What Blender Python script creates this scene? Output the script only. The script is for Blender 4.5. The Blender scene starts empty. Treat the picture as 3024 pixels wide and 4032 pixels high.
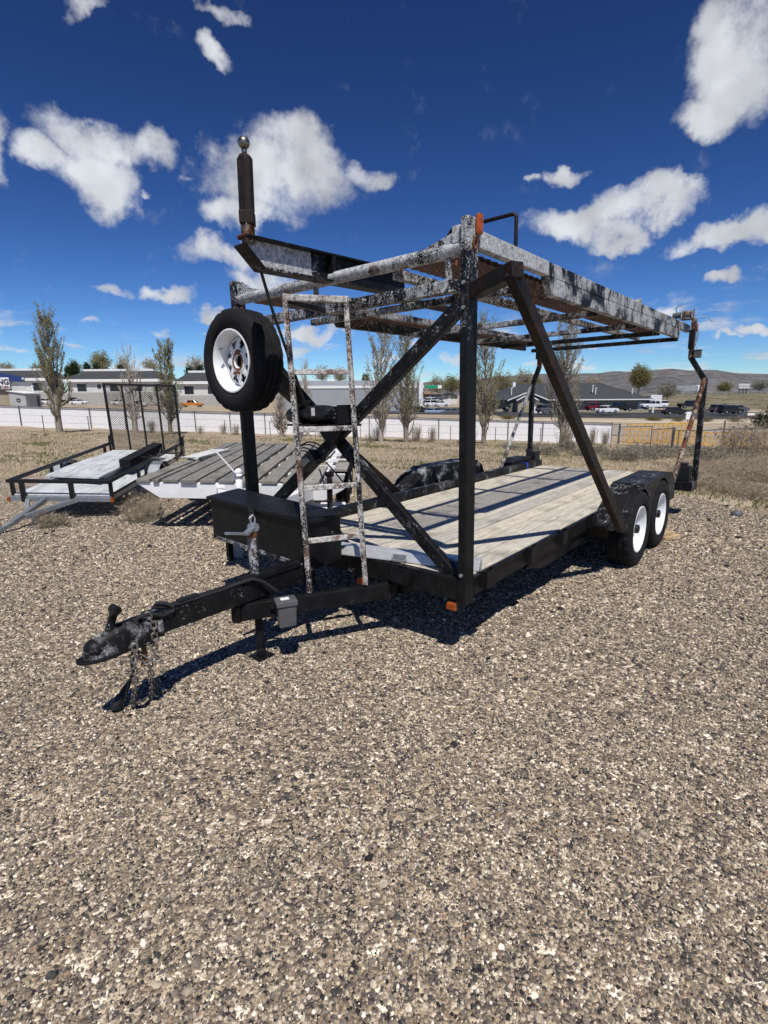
import bpy, math, random
import numpy as np
from mathutils import Matrix, Vector
random.seed(7); rng = np.random.default_rng(11)
sc = bpy.context.scene
C = bpy.context.scene.collection.objects

# ------------------------------------------------------------------ camera
F_PX, PITCH, ROLL, CAM_H = 2044.3, .223, -.006, 1.543        # focal length in pixels of a 3024 x 4032 frame
cp, sp = math.cos(PITCH), math.sin(PITCH); cr, sr = math.cos(ROLL), math.sin(ROLL)
FWD = Vector((0, cp, -sp)); UP0 = Vector((0, sp, cp)); RT0 = Vector((1, 0, 0))
RT = RT0*cr + UP0*sr; UP = UP0*cr - RT0*sr
CAM = Vector((0, 0, CAM_H))
cd = bpy.data.cameras.new('camera'); cam = bpy.data.objects.new('camera', cd); C.link(cam)
cam.matrix_world = Matrix(((RT.x, UP.x, -FWD.x, 0), (RT.y, UP.y, -FWD.y, 0), (RT.z, UP.z, -FWD.z, CAM_H), (0, 0, 0, 1)))
cd.sensor_fit = 'VERTICAL'; cd.sensor_height = 36.0; cd.lens = 36.0*F_PX/4032; cd.clip_start = .05; cd.clip_end = 20000
sc.camera = cam

# ------------------------------------------------------------------ sun, sky, exposure
SHX, SHY = -.108, .58                  # how far a shadow moves for one metre of drop
sun_dir = Vector((-SHX, -SHY, 1)).normalized()
SUN_EL = math.asin(sun_dir.z); SUN_AZ = math.atan2(sun_dir.x, sun_dir.y)
ld = bpy.data.lights.new('sun', 'SUN'); ld.energy = 4.6; ld.angle = math.radians(.53); ld.color = (1, .955, .89)
sun = bpy.data.objects.new('sun', ld); C.link(sun)
sun.rotation_euler = sun_dir.to_track_quat('Z', 'Y').to_euler()
sc.view_settings.view_transform = 'Standard'; sc.view_settings.look = 'None'; sc.view_settings.gamma = 1; sc.view_settings.exposure = 0
sc.view_settings.use_curve_mapping = False
sc.cycles.max_bounces = 6; sc.cycles.transparent_max_bounces = 8; sc.cycles.diffuse_bounces = 2; sc.cycles.use_adaptive_sampling = True; sc.cycles.adaptive_threshold = .03

def ray(x, y):
    return (FWD + RT*((x-1512)/F_PX) - UP*((y-2016)/F_PX)).normalized()

world = bpy.data.worlds.new('World'); sc.world = world; world.use_nodes = True
nt = world.node_tree; nt.nodes.clear(); N = nt.nodes; L = nt.links
def wn(t, **k):
    n = N.new(t)
    for a, b in k.items(): setattr(n, a, b)
    return n
def wmath(op, a, b=None, clamp=False):
    n = wn('ShaderNodeMath', operation=op, use_clamp=clamp)
    for i, s in enumerate((a, b)):
        if s is None: continue
        if isinstance(s, (int, float)): n.inputs[i].default_value = s
        else: L.new(s, n.inputs[i])
    return n.outputs[0]
out = wn('ShaderNodeOutputWorld'); bg = wn('ShaderNodeBackground')
sky = wn('ShaderNodeTexSky', sky_type='NISHITA', sun_disc=False, sun_elevation=SUN_EL, sun_rotation=SUN_AZ, altitude=1500, air_density=1.0, dust_density=.05, ozone_density=2.2)
SKY_STRENGTH, SKY_GAMMA = .075, 1.647
g = wn('ShaderNodeGamma'); g.inputs[1].default_value = SKY_GAMMA
pre = wn('ShaderNodeVectorMath', operation='SCALE'); pre.inputs[3].default_value = .1
L.new(sky.outputs[0], pre.inputs[0]); L.new(pre.outputs[0], g.inputs[0])
post = wn('ShaderNodeVectorMath', operation='MULTIPLY'); post.inputs[1].default_value = (10.6, 13.6, 17.4)
L.new(g.outputs[0], post.inputs[0])
tc = wn('ShaderNodeTexCoord'); sep = wn('ShaderNodeSeparateXYZ'); L.new(tc.outputs['Generated'], sep.inputs[0])
az = wmath('ARCTAN2', sep.outputs[0], sep.outputs[1]); el = wmath('ARCSINE', sep.outputs[2])
comb = wn('ShaderNodeCombineXYZ'); L.new(az, comb.inputs[0]); L.new(el, comb.inputs[1])
def wnoise(scale, detail, rough, vec, dist=0):
    n = wn('ShaderNodeTexNoise'); n.inputs['Scale'].default_value = scale; n.inputs['Detail'].default_value = detail
    n.inputs['Roughness'].default_value = rough; n.inputs['Distortion'].default_value = dist; L.new(vec, n.inputs['Vector']); return n
nz = wnoise(7, 5, .58, tc.outputs['Generated'])
sub = wn('ShaderNodeVectorMath', operation='SUBTRACT'); L.new(nz.outputs['Color'], sub.inputs[0]); sub.inputs[1].default_value = (.5, .5, .5)
scl = wn('ShaderNodeVectorMath', operation='SCALE'); L.new(sub.outputs[0], scl.inputs[0]); scl.inputs[3].default_value = .155
add = wn('ShaderNodeVectorMath', operation='ADD'); L.new(comb.outputs[0], add.inputs[0]); L.new(scl.outputs[0], add.inputs[1])
wv = add.outputs[0]
# clouds: pixel of the photograph -> direction; (x, y, half width, half height, tilt in degrees, strength)
CL = [(390, 560, 260, 90, 0, 1), (430, 700, 150, 110, 35, 1), (190, 650, 130, 80, 20, .85), (600, 570, 110, 80, 0, .8), (-20, 620, 90, 130, 0, 1),
      (1090, 690, 280, 190, 10, 1), (1130, 560, 140, 110, 0, 1), (960, 860, 160, 70, 10, .9), (1440, 665, 90, 70, 20, .75), (890, 1005, 180, 55, 0, .95), (1010, 1090, 170, 40, 0, .8),
      (430, 1110, 80, 32, -8, .8), (640, 1140, 100, 32, -5, .9), (830, 1195, 70, 28, 0, .9), (770, 690, 45, 28, 20, .5), (605, 775, 28, 30, 0, .55),
      (2930, 220, 230, 250, 20, 1), (3000, 60, 200, 160, 0, .9), (2800, 470, 170, 80, 10, .9), (2900, 360, 200, 120, 15, 1), (2760, 130, 80, 120, -20, .75),
      (2200, 680, 80, 38, 10, .9), (2090, 705, 30, 22, 10, .6), (2300, 890, 230, 62, 10, 1), (2560, 820, 230, 70, 18, 1), (2740, 760, 90, 40, 20, .8), (2450, 940, 130, 40, 10, .8),
      (2850, 930, 150, 50, 14, 1), (3020, 900, 120, 60, 14, 1), (2810, 1140, 60, 26, 5, .8), (840, 190, 75, 50, 10, .75), (360, 20, 150, 50, -10, .55), (850, 20, 130, 50, -10, .6),
      (2600, 1230, 110, 26, 0, .8), (3000, 1310, 110, 26, 6, .9), (2890, 1345, 90, 16, 4, .7), (1250, 1300, 150, 30, 0, .8), (1210, 1230, 90, 20, 0, .7), (1530, 1390, 110, 26, 0, .8),
      (380, 1290, 50, 20, 0, .7), (630, 1300, 45, 22, 0, .7), (300, 1390, 60, 20, 0, .7), (2330, 1360, 60, 18, 0, .7), (1830, 1400, 90, 26, 0, .7), (70, 1380, 90, 24, 0, .7)]
def azel(x, y):
    d = ray(x, y); return math.atan2(d.x, d.y), math.asin(d.z)
acc = None
for (x, y, a, b, t, s) in CL:
    A, E = azel(x, y)
    ax = azel(x+10, y)[0]-azel(x-10, y)[0]; ay = azel(x, y-10)[1]-azel(x, y+10)[1]
    m = wn('ShaderNodeVectorMath', operation='MULTIPLY_ADD'); L.new(wv, m.inputs[0])
    sx, sy = 1/(abs(ax)/20*a*1.36), 1/(abs(ay)/20*b*1.36)
    m.inputs[1].default_value = (sx, sy, 0); m.inputs[2].default_value = (-A*sx, -E*sy, 0)
    ln = wn('ShaderNodeVectorMath', operation='DOT_PRODUCT'); L.new(m.outputs[0], ln.inputs[0]); L.new(m.outputs[0], ln.inputs[1])
    v = wmath('SUBTRACT', s*1.0, ln.outputs['Value'])
    if acc is None: acc = v
    else:
        n = wn('ShaderNodeMath', operation='SMOOTH_MAX'); L.new(acc, n.inputs[0]); L.new(v, n.inputs[1]); n.inputs[2].default_value = .25; acc = n.outputs[0]
# thin small clouds along the whole horizon, and scattered ones out of view
mp = wn('ShaderNodeMapping'); mp.inputs['Scale'].default_value = (1.6, 7.5, 1); L.new(comb.outputs[0], mp.inputs[0])
hz = wnoise(4.2, 4, .6, mp.outputs[0])
low = wn('ShaderNodeMapRange', interpolation_type='SMOOTHSTEP'); L.new(el, low.inputs[0])
for i, vv in zip((1, 2, 3, 4), (.03, .24, 1, 0)): low.inputs[i].default_value = vv
lowd = wmath('MULTIPLY', wmath('MULTIPLY', wmath('SUBTRACT', hz.outputs[0], .47), 4.2), low.outputs[0])
side = wn('ShaderNodeMapRange', interpolation_type='SMOOTHSTEP'); L.new(wmath('ABSOLUTE', az), side.inputs[0])
for i, vv in zip((1, 2, 3, 4), (.72, .95, 0, 1)): side.inputs[i].default_value = vv
gen = wnoise(2.2, 4, .6, tc.outputs['Generated'])
gend = wmath('MULTIPLY', wmath('MULTIPLY', wmath('SUBTRACT', gen.outputs[0], .56), 5), side.outputs[0])
dens = wmath('MAXIMUM', wmath('MAXIMUM', acc, lowd), gend)
near_ = wmath('ADD', wmath('MULTIPLY', dens, .7), .75, True)
dens2 = wmath('ADD', dens, wmath('MULTIPLY', near_, wmath('MULTIPLY', wmath('SUBTRACT', wnoise(15, 7, .66, tc.outputs['Generated']).outputs[0], .52), 1.7)))
cov = wn('ShaderNodeMapRange', interpolation_type='SMOOTHSTEP'); L.new(dens2, cov.inputs[0])
for i, vv in zip((1, 2, 3, 4), (.10, .92, 0, .97)): cov.inputs[i].default_value = vv
body = wnoise(14, 2, .55, tc.outputs['Generated'])
ramp = wn('ShaderNodeMapRange'); L.new(body.outputs[0], ramp.inputs[0])
for i, vv in zip((1, 2, 3, 4), (.33, .68, .54, .82)): ramp.inputs[i].default_value = vv
ccol = wn('ShaderNodeVectorMath', operation='SCALE'); ccol.inputs[0].default_value = (.95/SKY_STRENGTH, .985/SKY_STRENGTH, 1.05/SKY_STRENGTH); L.new(ramp.outputs[0], ccol.inputs[3])
mix = wn('ShaderNodeMix', data_type='RGBA'); L.new(cov.outputs[0], mix.inputs[0]); L.new(post.outputs[0], mix.inputs[6]); L.new(ccol.outputs[0], mix.inputs[7])
L.new(mix.outputs[2], bg.inputs[0]); bg.inputs[1].default_value = SKY_STRENGTH; L.new(bg.outputs[0], out.inputs[0])
world.cycles.sampling_method = 'MANUAL'; world.cycles.sample_map_resolution = 256

# ------------------------------------------------------------------ materials
MATS = {}
class NB:
    """small helper round a material's node tree"""
    def __init__(s, name):
        s.m = bpy.data.materials.new(name); s.m.use_nodes = True; s.t = s.m.node_tree; s.t.nodes.clear()
        s.o = s.n('ShaderNodeOutputMaterial'); s.b = s.n('ShaderNodeBsdfPrincipled'); s.t.links.new(s.b.outputs[0], s.o.inputs[0])
        s.tc = s.n('ShaderNodeTexCoord')
    def n(s, t, **k):
        n = s.t.nodes.new(t)
        for a, b in k.items(): setattr(n, a, b)
        return n
    def put(s, sock, v):
        if isinstance(v, (int, float)): sock.default_value = v
        elif isinstance(v, tuple): sock.default_value = v if len(v) == len(sock.default_value) else v + (1,)
        else: s.t.links.new(v, sock)
    def noise(s, scale, detail=4, rough=.6, vec=None, stretch=None, dist=0, which=0):
        v = vec or s.tc.outputs['Object']
        if stretch:
            mp = s.n('ShaderNodeMapping'); mp.inputs['Scale'].default_value = stretch; s.put(mp.inputs[0], v); v = mp.outputs[0]
        n = s.n('ShaderNodeTexNoise'); n.inputs['Scale'].default_value = scale; n.inputs['Detail'].default_value = detail
        n.inputs['Roughness'].default_value = rough; n.inputs['Distortion'].default_value = dist; s.put(n.inputs['Vector'], v)
        return n.outputs[which]
    def ramp(s, fac, stops, interp='LINEAR'):
        r = s.n('ShaderNodeValToRGB'); s.put(r.inputs[0], fac); r.color_ramp.interpolation = interp
        e = r.color_ramp.elements
        while len(e) < len(stops): e.new(.5)
        for q, (p, c) in zip(e, stops):
            q.position = p; q.color = (c, c, c, 1) if isinstance(c, (int, float)) else tuple(c) + (1,)
        return r.outputs[0]
    def mix(s, f, a, b):
        m = s.n('ShaderNodeMix', data_type='RGBA'); s.put(m.inputs[0], f); s.put(m.inputs[6], a); s.put(m.inputs[7], b); return m.outputs[2]
    def mul(s, a, b):
        m = s.n('ShaderNodeMix', data_type='RGBA', blend_type='MULTIPLY'); m.inputs[0].default_value = 1; s.put(m.inputs[6], a); s.put(m.inputs[7], b); return m.outputs[2]
    def math(s, op, a, b=0, clamp=False):
        m = s.n('ShaderNodeMath', operation=op, use_clamp=clamp); s.put(m.inputs[0], a); s.put(m.inputs[1], b); return m.outputs[0]
    def bump(s, h, dist=.01, strength=.6):
        b = s.n('ShaderNodeBump'); b.inputs['Strength'].default_value = strength; b.inputs['Distance'].default_value = dist
        s.put(b.inputs['Height'], h); s.t.links.new(b.outputs[0], s.b.inputs['Normal'])
    def done(s, col, rough=.6, metal=0, spec=None):
        s.put(s.b.inputs['Base Color'], col); s.put(s.b.inputs['Roughness'], rough); s.put(s.b.inputs['Metallic'], metal)
        if spec is not None: s.b.inputs['Specular IOR Level'].default_value = spec
        MATS[s.m.name] = s.m; return s.m

def plain(name, col, rough=.6, metal=0, var=.25, scale=9, spec=None):
    b = NB(name); n = b.noise(scale, 5, .65)
    c = b.mul(col, b.ramp(n, [(.3, 1-var), (.7, 1+var*.6)])); 
    b.bump(b.noise(scale*9, 3), .002, .25)
    return b.done(c, rough, metal, spec)

from statistics import NormalDist
def worn(name, amount, rust=.25, dark=(.0045, .0045, .005), pale=(.40, .41, .42), scale=1.0, zlo=None, zhi=None, soft=.024, wts=(.30, .32, .38)):
    """black paint flaking off pale primer, with rust in places; amount = share that has come off"""
    b = NB(name)
    big = b.noise(3.6*scale, 4, .65, dist=.3); mid = b.noise(24*scale, 5, .72, dist=.4, stretch=(1, 1, .45)); fine = b.noise(125*scale, 3, .65)
    h = b.math('ADD', b.math('ADD', b.math('MULTIPLY', big, wts[0]), b.math('MULTIPLY', mid, wts[1])), b.math('MULTIPLY', fine, wts[2]))
    th = .5 + .062*NormalDist().inv_cdf(1-amount)
    if zlo is not None:
        sp_ = b.n('ShaderNodeSeparateXYZ'); b.put(sp_.inputs[0], b.tc.outputs['Object'])
        mr = b.n('ShaderNodeMapRange'); b.put(mr.inputs[0], sp_.outputs[2]); mr.inputs[1].default_value = zlo; mr.inputs[2].default_value = zhi
        mr.inputs[3].default_value = -.15; mr.inputs[4].default_value = 0
        h = b.math('ADD', h, mr.outputs[0])
    peel = b.n('ShaderNodeMapRange'); b.put(peel.inputs[0], h); peel.inputs[1].default_value = th-soft; peel.inputs[2].default_value = th+soft
    pm = peel.outputs[0]
    palec = b.mix(b.ramp(b.noise(46*scale, 4, .7), [(.35, 0), (.65, 1)]), tuple(v*.5 for v in pale), tuple(min(.8, v*1.45) for v in pale))
    rn = b.ramp(b.noise(6.5*scale, 5, .75, dist=.6), [(.64-.2*rust, 0), (.70-.18*rust, 1)])
    rcol = b.mix(b.noise(40, 4, .7), (.06, .02, .008), (.19, .07, .025))
    palec = b.mix(b.math('MULTIPLY', rn, min(1, .5+rust*.5)), palec, rcol)
    dk = b.mix(b.ramp(b.noise(13, 5, .7), [(.4, 0), (.72, 1)]), dark, tuple(v*3.2 for v in dark))
    c = b.mix(pm, dk, palec)
    b.bump(b.math('ADD', b.math('MULTIPLY', pm, -.5), b.math('MULTIPLY', fine, .35)), .002, .5)
    return b.done(c, b.mix(pm, (.5,)*3, (.78,)*3), 0, .22)
worn('paint_black', .02, .3)
worn('paint_tongue', .035, .3)
worn('paint_chipped', .11, .3)
worn('paint_flaked', .46, .50)
worn('paint_bare', .78, .36, pale=(.44, .45, .46))
worn('paint_blotch', .50, .12, pale=(.40, .41, .42), scale=.9, soft=.035, wts=(.58, .24, .18))
worn('paint_post', .46, .48, zlo=1.45, zhi=2.2)
worn('paint_scuff', .17, .1, pale=(.36, .36, .36), soft=.05, wts=(.62, .22, .16), scale=1.6)
worn('paint_ladder', .58, .62, pale=(.46, .44, .41))
worn('paint_rung', .80, .55, pale=(.50, .48, .45))
worn('mesh_rust', .45, .4, dark=(.022, .013, .010), pale=(.055, .03, .023))
worn('paint_rusty', .55, .95, pale=(.32, .25, .2))
worn('rust_brown', .35, .5, dark=(.007, .0052, .0043), pale=(.024, .0155, .012), soft=.05)
plain('rubber', (.011, .011, .012), .85, var=.35, scale=14, spec=.25)
plain('black_plastic', (.008, .008, .009), .5, var=.3)
plain('grey_plastic', (.10, .10, .105), .42, var=.3)
plain('cable_black', (.014, .014, .014), .6)
plain('white_paint', (.80, .80, .80), .45, var=.12, scale=5)
plain('wheel_white', (.84, .85, .86), .4, var=.10, scale=9)
plain('ball_steel', (.26, .235, .20), .38, 1, var=.35, scale=40)
plain('steel_bright', (.62, .62, .60), .28, 1, var=.2)
plain('galvanized', (.42, .45, .48), .45, .75, var=.22, scale=16)
plain('zinc_dull', (.30, .32, .34), .6, .4, var=.3, scale=16)
plain('aluminium', (.66, .66, .65), .42, .45, var=.15, scale=12)
plain('chain_steel', (.22, .20, .18), .6, .5, var=.6, scale=40)
plain('rust', (.17, .06, .025), .85, var=.6, scale=30)
plain('amber_lens', (.34, .075, .01), .25, var=.3)
plain('red_lens', (.45, .012, .015), .22, var=.2)
plain('amber_deep', (.42, .085, .01), .3, var=.5, scale=40)
plain('label_white', (.75, .75, .75), .5)
plain('blue_strap', (.02, .08, .45), .6)
plain('motor_green', (.016, .028, .03), .3)
plain('black_rail', (.006, .006, .0065), .5, var=.4, scale=20)
plain('cream_plastic', (.74, .73, .66), .4, var=.1)
plain('fresh_pine', (.50, .36, .20), .75, var=.3, scale=12)
plain('concrete', (.40, .39, .36), .9, var=.25, scale=3)
plain('asphalt', (.045, .045, .047), .9, var=.3, scale=.6)
plain('road_dirt', (.36, .31, .26), .95, var=.2, scale=.25)
plain('stucco_white', (.62, .61, .58), .9, var=.12, scale=.6)
plain('stucco_grey', (.40, .40, .39), .9, var=.12, scale=.6)
plain('stucco_tan', (.36, .31, .22), .9, var=.15, scale=.6)
plain('stucco_taupe', (.17, .155, .13), .9, var=.15, scale=.6)
plain('shingle_dark', (.045, .048, .052), .9, var=.25, scale=1.2)
plain('shingle_grey', (.085, .085, .085), .9, var=.25, scale=1.2)
plain('metal_grey', (.33, .345, .36), .6, .2, var=.1, scale=.4)
plain('metal_blue', (.018, .04, .16), .5, var=.15, scale=.5)
plain('trim_white', (.78, .78, .76), .6, var=.06)
plain('navy', (.01, .012, .05), .6); plain('sign_red', (.20, .012, .03), .6); plain('sign_green', (.0, .30, .14), .5)
plain('window_dark', (.015, .016, .018), .12, var=.2)
plain('roof_brown', (.22, .15, .10), .9)
plain('fence_steel', (.14, .15, .16), .55, .5, var=.3)
plain('yellow_paint', (.74, .43, .07), .55, var=.4, scale=3)
plain('sand', (.50, .42, .30), .95, var=.2, scale=.5)
plain('bark_grey', (.26, .225, .18), .95, var=.45, scale=6)
plain('bark_pale', (.42, .37, .31), .95, var=.45, scale=6)
plain('twig_tan', (.33, .27, .20), .95, var=.45, scale=4)
plain('twig_dark', (.10, .075, .055), .95, var=.4, scale=4)
def leafmat(name, a, b_, tr=.35):
    b = NB(name); oi = b.noise(.9, 3, .6)
    c = b.mix(b.ramp(oi, [(.32, 0), (.68, 1)]), a, b_)
    b.done(c, .75, 0, .2)
    t = b.n('ShaderNodeBsdfTranslucent'); b.put(t.inputs[0], c); ms = b.n('ShaderNodeMixShader'); ms.inputs[0].default_value = tr
    b.t.links.new(b.b.outputs[0], ms.inputs[1]); b.t.links.new(t.outputs[0], ms.inputs[2]); b.t.links.new(ms.outputs[0], b.o.inputs[0])
leafmat('leaf_spring', (.27, .27, .13), (.37, .35, .20), .5)
leafmat('leaf_pale', (.33, .31, .21), (.42, .39, .28), .5)
leafmat('leaf_olive', (.21, .20, .08), (.30, .27, .12), .5)
leafmat('leaf_dark', (.022, .045, .018), (.05, .075, .03))
leafmat('leaf_sage', (.20, .20, .155), (.31, .31, .25))
leafmat('grass_dry', (.46, .375, .235), (.57, .485, .34))
leafmat('grass_green', (.14, .165, .06), (.24, .235, .10))
leafmat('brush_brown', (.34, .27, .18), (.44, .37, .27))

def wood(name, light, dark, along='x', gs=1.0):
    b = NB(name)
    st = {'x': (1.2, 16, 16), 'y': (16, 1.2, 16)}[along]
    oi = b.n('ShaderNodeObjectInfo')
    off = b.n('ShaderNodeVectorMath', operation='SCALE'); off.inputs[0].default_value = (37, 11, 5); b.put(off.inputs[3], oi.outputs['Random'])
    ad = b.n('ShaderNodeVectorMath', operation='ADD'); b.put(ad.inputs[0], b.tc.outputs['Object']); b.put(ad.inputs[1], off.outputs[0])
    gr = b.noise(3.2*gs, 7, .7, vec=ad.outputs[0], stretch=st, dist=1.1); fine = b.noise(14*gs, 4, .7, vec=ad.outputs[0], stretch=st)
    c = b.mix(b.ramp(gr, [(.30, 0), (.62, 1)]), dark, light)
    c = b.mul(c, b.ramp(fine, [(.3, .70), (.7, 1.12)]))
    spot = b.ramp(b.noise(3.3, 3, .5, vec=ad.outputs[0], stretch=(1, 1, 1)), [(.30, .62), (.48, 1)])
    c = b.mul(c, spot)
    tone = b.ramp(oi.outputs['Random'], [(0, (.82, .83, .85)), (.5, (1, .985, .95)), (1, (1.1, 1.06, .98))])
    c = b.mul(c, tone)
    b.bump(b.math('ADD', gr, b.math('MULTIPLY', fine, .6)), .004, .55)
    return b.done(c, .85, 0, .2)
wood('deck_wood', (.70, .66, .58), (.34, .305, .255), 'x')
wood('grey_wood', (.30, .29, .27), (.14, .133, .122), 'y')
wood('pale_plank', (.40, .39, .36), (.20, .19, .175), 'y')
def plywood(name):
    b = NB(name)
    n = b.noise(2.0, 6, .7, stretch=(5, 1.2, 5), dist=.8)
    c = b.ramp(n, [(.30, (.26, .275, .28)), (.52, (.52, .545, .55)), (.75, (.70, .72, .73))])
    return b.done(c, .7)
plywood('weathered_plywood')

# ------------------------------------------------------------------ mesh helper
class MB:
    def __init__(s): s.v = []; s.f = []
    def box(s, a, b):
        (x0, y0, z0), (x1, y1, z1) = a, b; k = len(s.v)
        s.v += [(x0, y0, z0), (x1, y0, z0), (x1, y1, z0), (x0, y1, z0), (x0, y0, z1), (x1, y0, z1), (x1, y1, z1), (x0, y1, z1)]
        s.f += [tuple(k+i for i in q) for q in ((0, 3, 2, 1), (4, 5, 6, 7), (0, 1, 5, 4), (1, 2, 6, 5), (2, 3, 7, 6), (3, 0, 4, 7))]; return s
    def hexa(s, p):      # eight corners: bottom four, top four
        k = len(s.v); s.v += [tuple(q) for q in p]
        s.f += [tuple(k+i for i in q) for q in ((0, 3, 2, 1), (4, 5, 6, 7), (0, 1, 5, 4), (1, 2, 6, 5), (2, 3, 7, 6), (3, 0, 4, 7))]; return s
    def bar(s, p0, p1, w, h=None, up=(0, 0, 1)):
        h = w if h is None else h
        p0, p1 = Vector(p0), Vector(p1); d = (p1-p0).normalized(); u = Vector(up)
        if abs(d.dot(u)) > .97: u = Vector((1, 0, 0))
        sd = d.cross(u).normalized(); tp = sd.cross(d).normalized(); k = len(s.v)
        for p in (p0, p1):
            for a, b in ((-1, -1), (1, -1), (1, 1), (-1, 1)): s.v.append(tuple(p + sd*(a*w/2) + tp*(b*h/2)))
        s.f += [tuple(k+i for i in q) for q in ((0, 1, 2, 3), (7, 6, 5, 4), (0, 4, 5, 1), (1, 5, 6, 2), (2, 6, 7, 3), (3, 7, 4, 0))]; return s
    def tube(s, pts, r, n=8, caps=True):
        pts = [Vector(p) for p in pts]; rs = r if isinstance(r, (list, tuple)) else [r]*len(pts)
        k = len(s.v); ref = None
        for i, p in enumerate(pts):
            d = (pts[min(i+1, len(pts)-1)]-pts[max(i-1, 0)]).normalized()
            if ref is None:
                ref = d.cross(Vector((0, 0, 1)));
                if ref.length < .05: ref = d.cross(Vector((1, 0, 0)))
            ref = (ref - d*ref.dot(d)).normalized(); o = d.cross(ref)
            for j in range(n):
                a = 2*math.pi*j/n; s.v.append(tuple(p + (ref*math.cos(a)+o*math.sin(a))*rs[i]))
        for i in range(len(pts)-1):
            for j in range(n):
                a = k+i*n+j; b = k+i*n+(j+1) % n; s.f.append((a, b, b+n, a+n))
        if caps:
            s.f.append(tuple(k+j for j in reversed(range(n)))); e = k+(len(pts)-1)*n; s.f.append(tuple(e+j for j in range(n)))
        return s
    def prism(s, poly, axis, a, b):        # polygon in the plane across `axis`, extruded from a to b
        k = len(s.v); n = len(poly)
        def P(q, t): return {0: (t, q[0], q[1]), 1: (q[0], t, q[1]), 2: (q[0], q[1], t)}[axis]
        s.v += [P(q, a) for q in poly] + [P(q, b) for q in poly]
        s.f.append(tuple(k+i for i in range(n))); s.f.append(tuple(k+n+i for i in reversed(range(n))))
        for i in range(n): j = (i+1) % n; s.f.append((k+i, k+n+i, k+n+j, k+j))
        return s
    def lathe(s, prof, c, axis, n=40, jag=None):  # prof: (offset along axis, radius); jag(i ring, j) -> extra radius
        k = len(s.v); ax = Vector(axis).normalized(); a = ax.cross(Vector((0, 0, 1)))
        if a.length < .05: a = Vector((1, 0, 0))
        a.normalize(); b = ax.cross(a); c = Vector(c)
        for i, (o, r) in enumerate(prof):
            for j in range(n):
                t = 2*math.pi*j/n; rr = r + (jag(i, j) if jag else 0)
                s.v.append(tuple(c + ax*o + (a*math.cos(t)+b*math.sin(t))*rr))
        for i in range(len(prof)-1):
            for j in range(n):
                p = k+i*n+j; q = k+i*n+(j+1) % n; s.f.append((p, q, q+n, p+n))
        return s
    def ball(s, c, r, n=16, m=10, sq=(1, 1, 1)):
        pr = [(-math.cos(math.pi*i/m), max(1e-4, math.sin(math.pi*i/m))) for i in range(m+1)]; k = len(s.v)
        for o, q in pr:
            for j in range(n):
                t = 2*math.pi*j/n; s.v.append((c[0]+r*sq[0]*q*math.cos(t), c[1]+r*sq[1]*q*math.sin(t), c[2]+r*sq[2]*o))
        for i in range(m):
            for j in range(n):
                p = k+i*n+j; q = k+i*n+(j+1) % n; s.f.append((p, q, q+n, p+n))
        return s
    def build(s, name, mat, parent=None, off=(0, 0, 0), bevel=0, smooth=False, label=None, kind=None):
        me = bpy.data.meshes.new(name); me.from_pydata([(x+off[0], y+off[1], z+off[2]) for x, y, z in s.v], [], s.f); me.update()
        o = bpy.data.objects.new(name, me); C.link(o); me.materials.append(MATS[mat])
        if smooth:
            me.polygons.foreach_set('use_smooth', [True]*len(me.polygons))
            if smooth != 'all': me.set_sharp_from_angle(angle=math.radians(38))
        if parent: o.parent = parent
        if bevel:
            bv = o.modifiers.new('bevel', 'BEVEL'); bv.width = bevel; bv.segments = 2; bv.limit_method = 'ANGLE'; bv.harden_normals = False
        if label: o['label'] = label
        if kind: o['kind'] = kind
        return o
def tag(o, label=None, cat=None, group=None, kind=None):
    if label: o['label'] = label
    if cat: o['category'] = cat
    if group: o['group'] = group
    if kind: o['kind'] = kind
    return o
def empty(name, loc=(0, 0, 0), rz=0, label=None, cat=None, group=None):
    o = bpy.data.objects.new(name, None); C.link(o); o.location = loc; o.rotation_euler = (0, 0, rz); o.empty_display_size = .2
    return tag(o, label, cat, group)
def copy_tree(o, parent=None, **k):
    c = o.copy(); C.link(c)
    if parent: c.parent = parent
    for ch in list(o.children): copy_tree(ch, c)
    for a, b in k.items(): c[a] = b
    return c
def raw_mesh(name, verts, faces, mat, parent=None, kind=None, smooth=False):
    """numpy arrays -> object; faces all of one size"""
    verts = np.asarray(verts, dtype=np.float32); faces = np.asarray(faces, dtype=np.int32); k = faces.shape[1]
    me = bpy.data.meshes.new(name); me.vertices.add(len(verts)); me.vertices.foreach_set('co', verts.ravel())
    me.loops.add(faces.size); me.loops.foreach_set('vertex_index', faces.ravel()); me.polygons.add(len(faces))
    me.polygons.foreach_set('loop_start', np.arange(0, faces.size, k, dtype=np.int32)); me.polygons.foreach_set('loop_total', np.full(len(faces), k, dtype=np.int32))
    if smooth: me.polygons.foreach_set('use_smooth', np.ones(len(faces), dtype=bool))
    me.update(calc_edges=True); me.validate(); me.materials.append(MATS[mat])
    o = bpy.data.objects.new(name, me); C.link(o)
    if parent: o.parent = parent
    if kind: o['kind'] = kind
    return o

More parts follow.
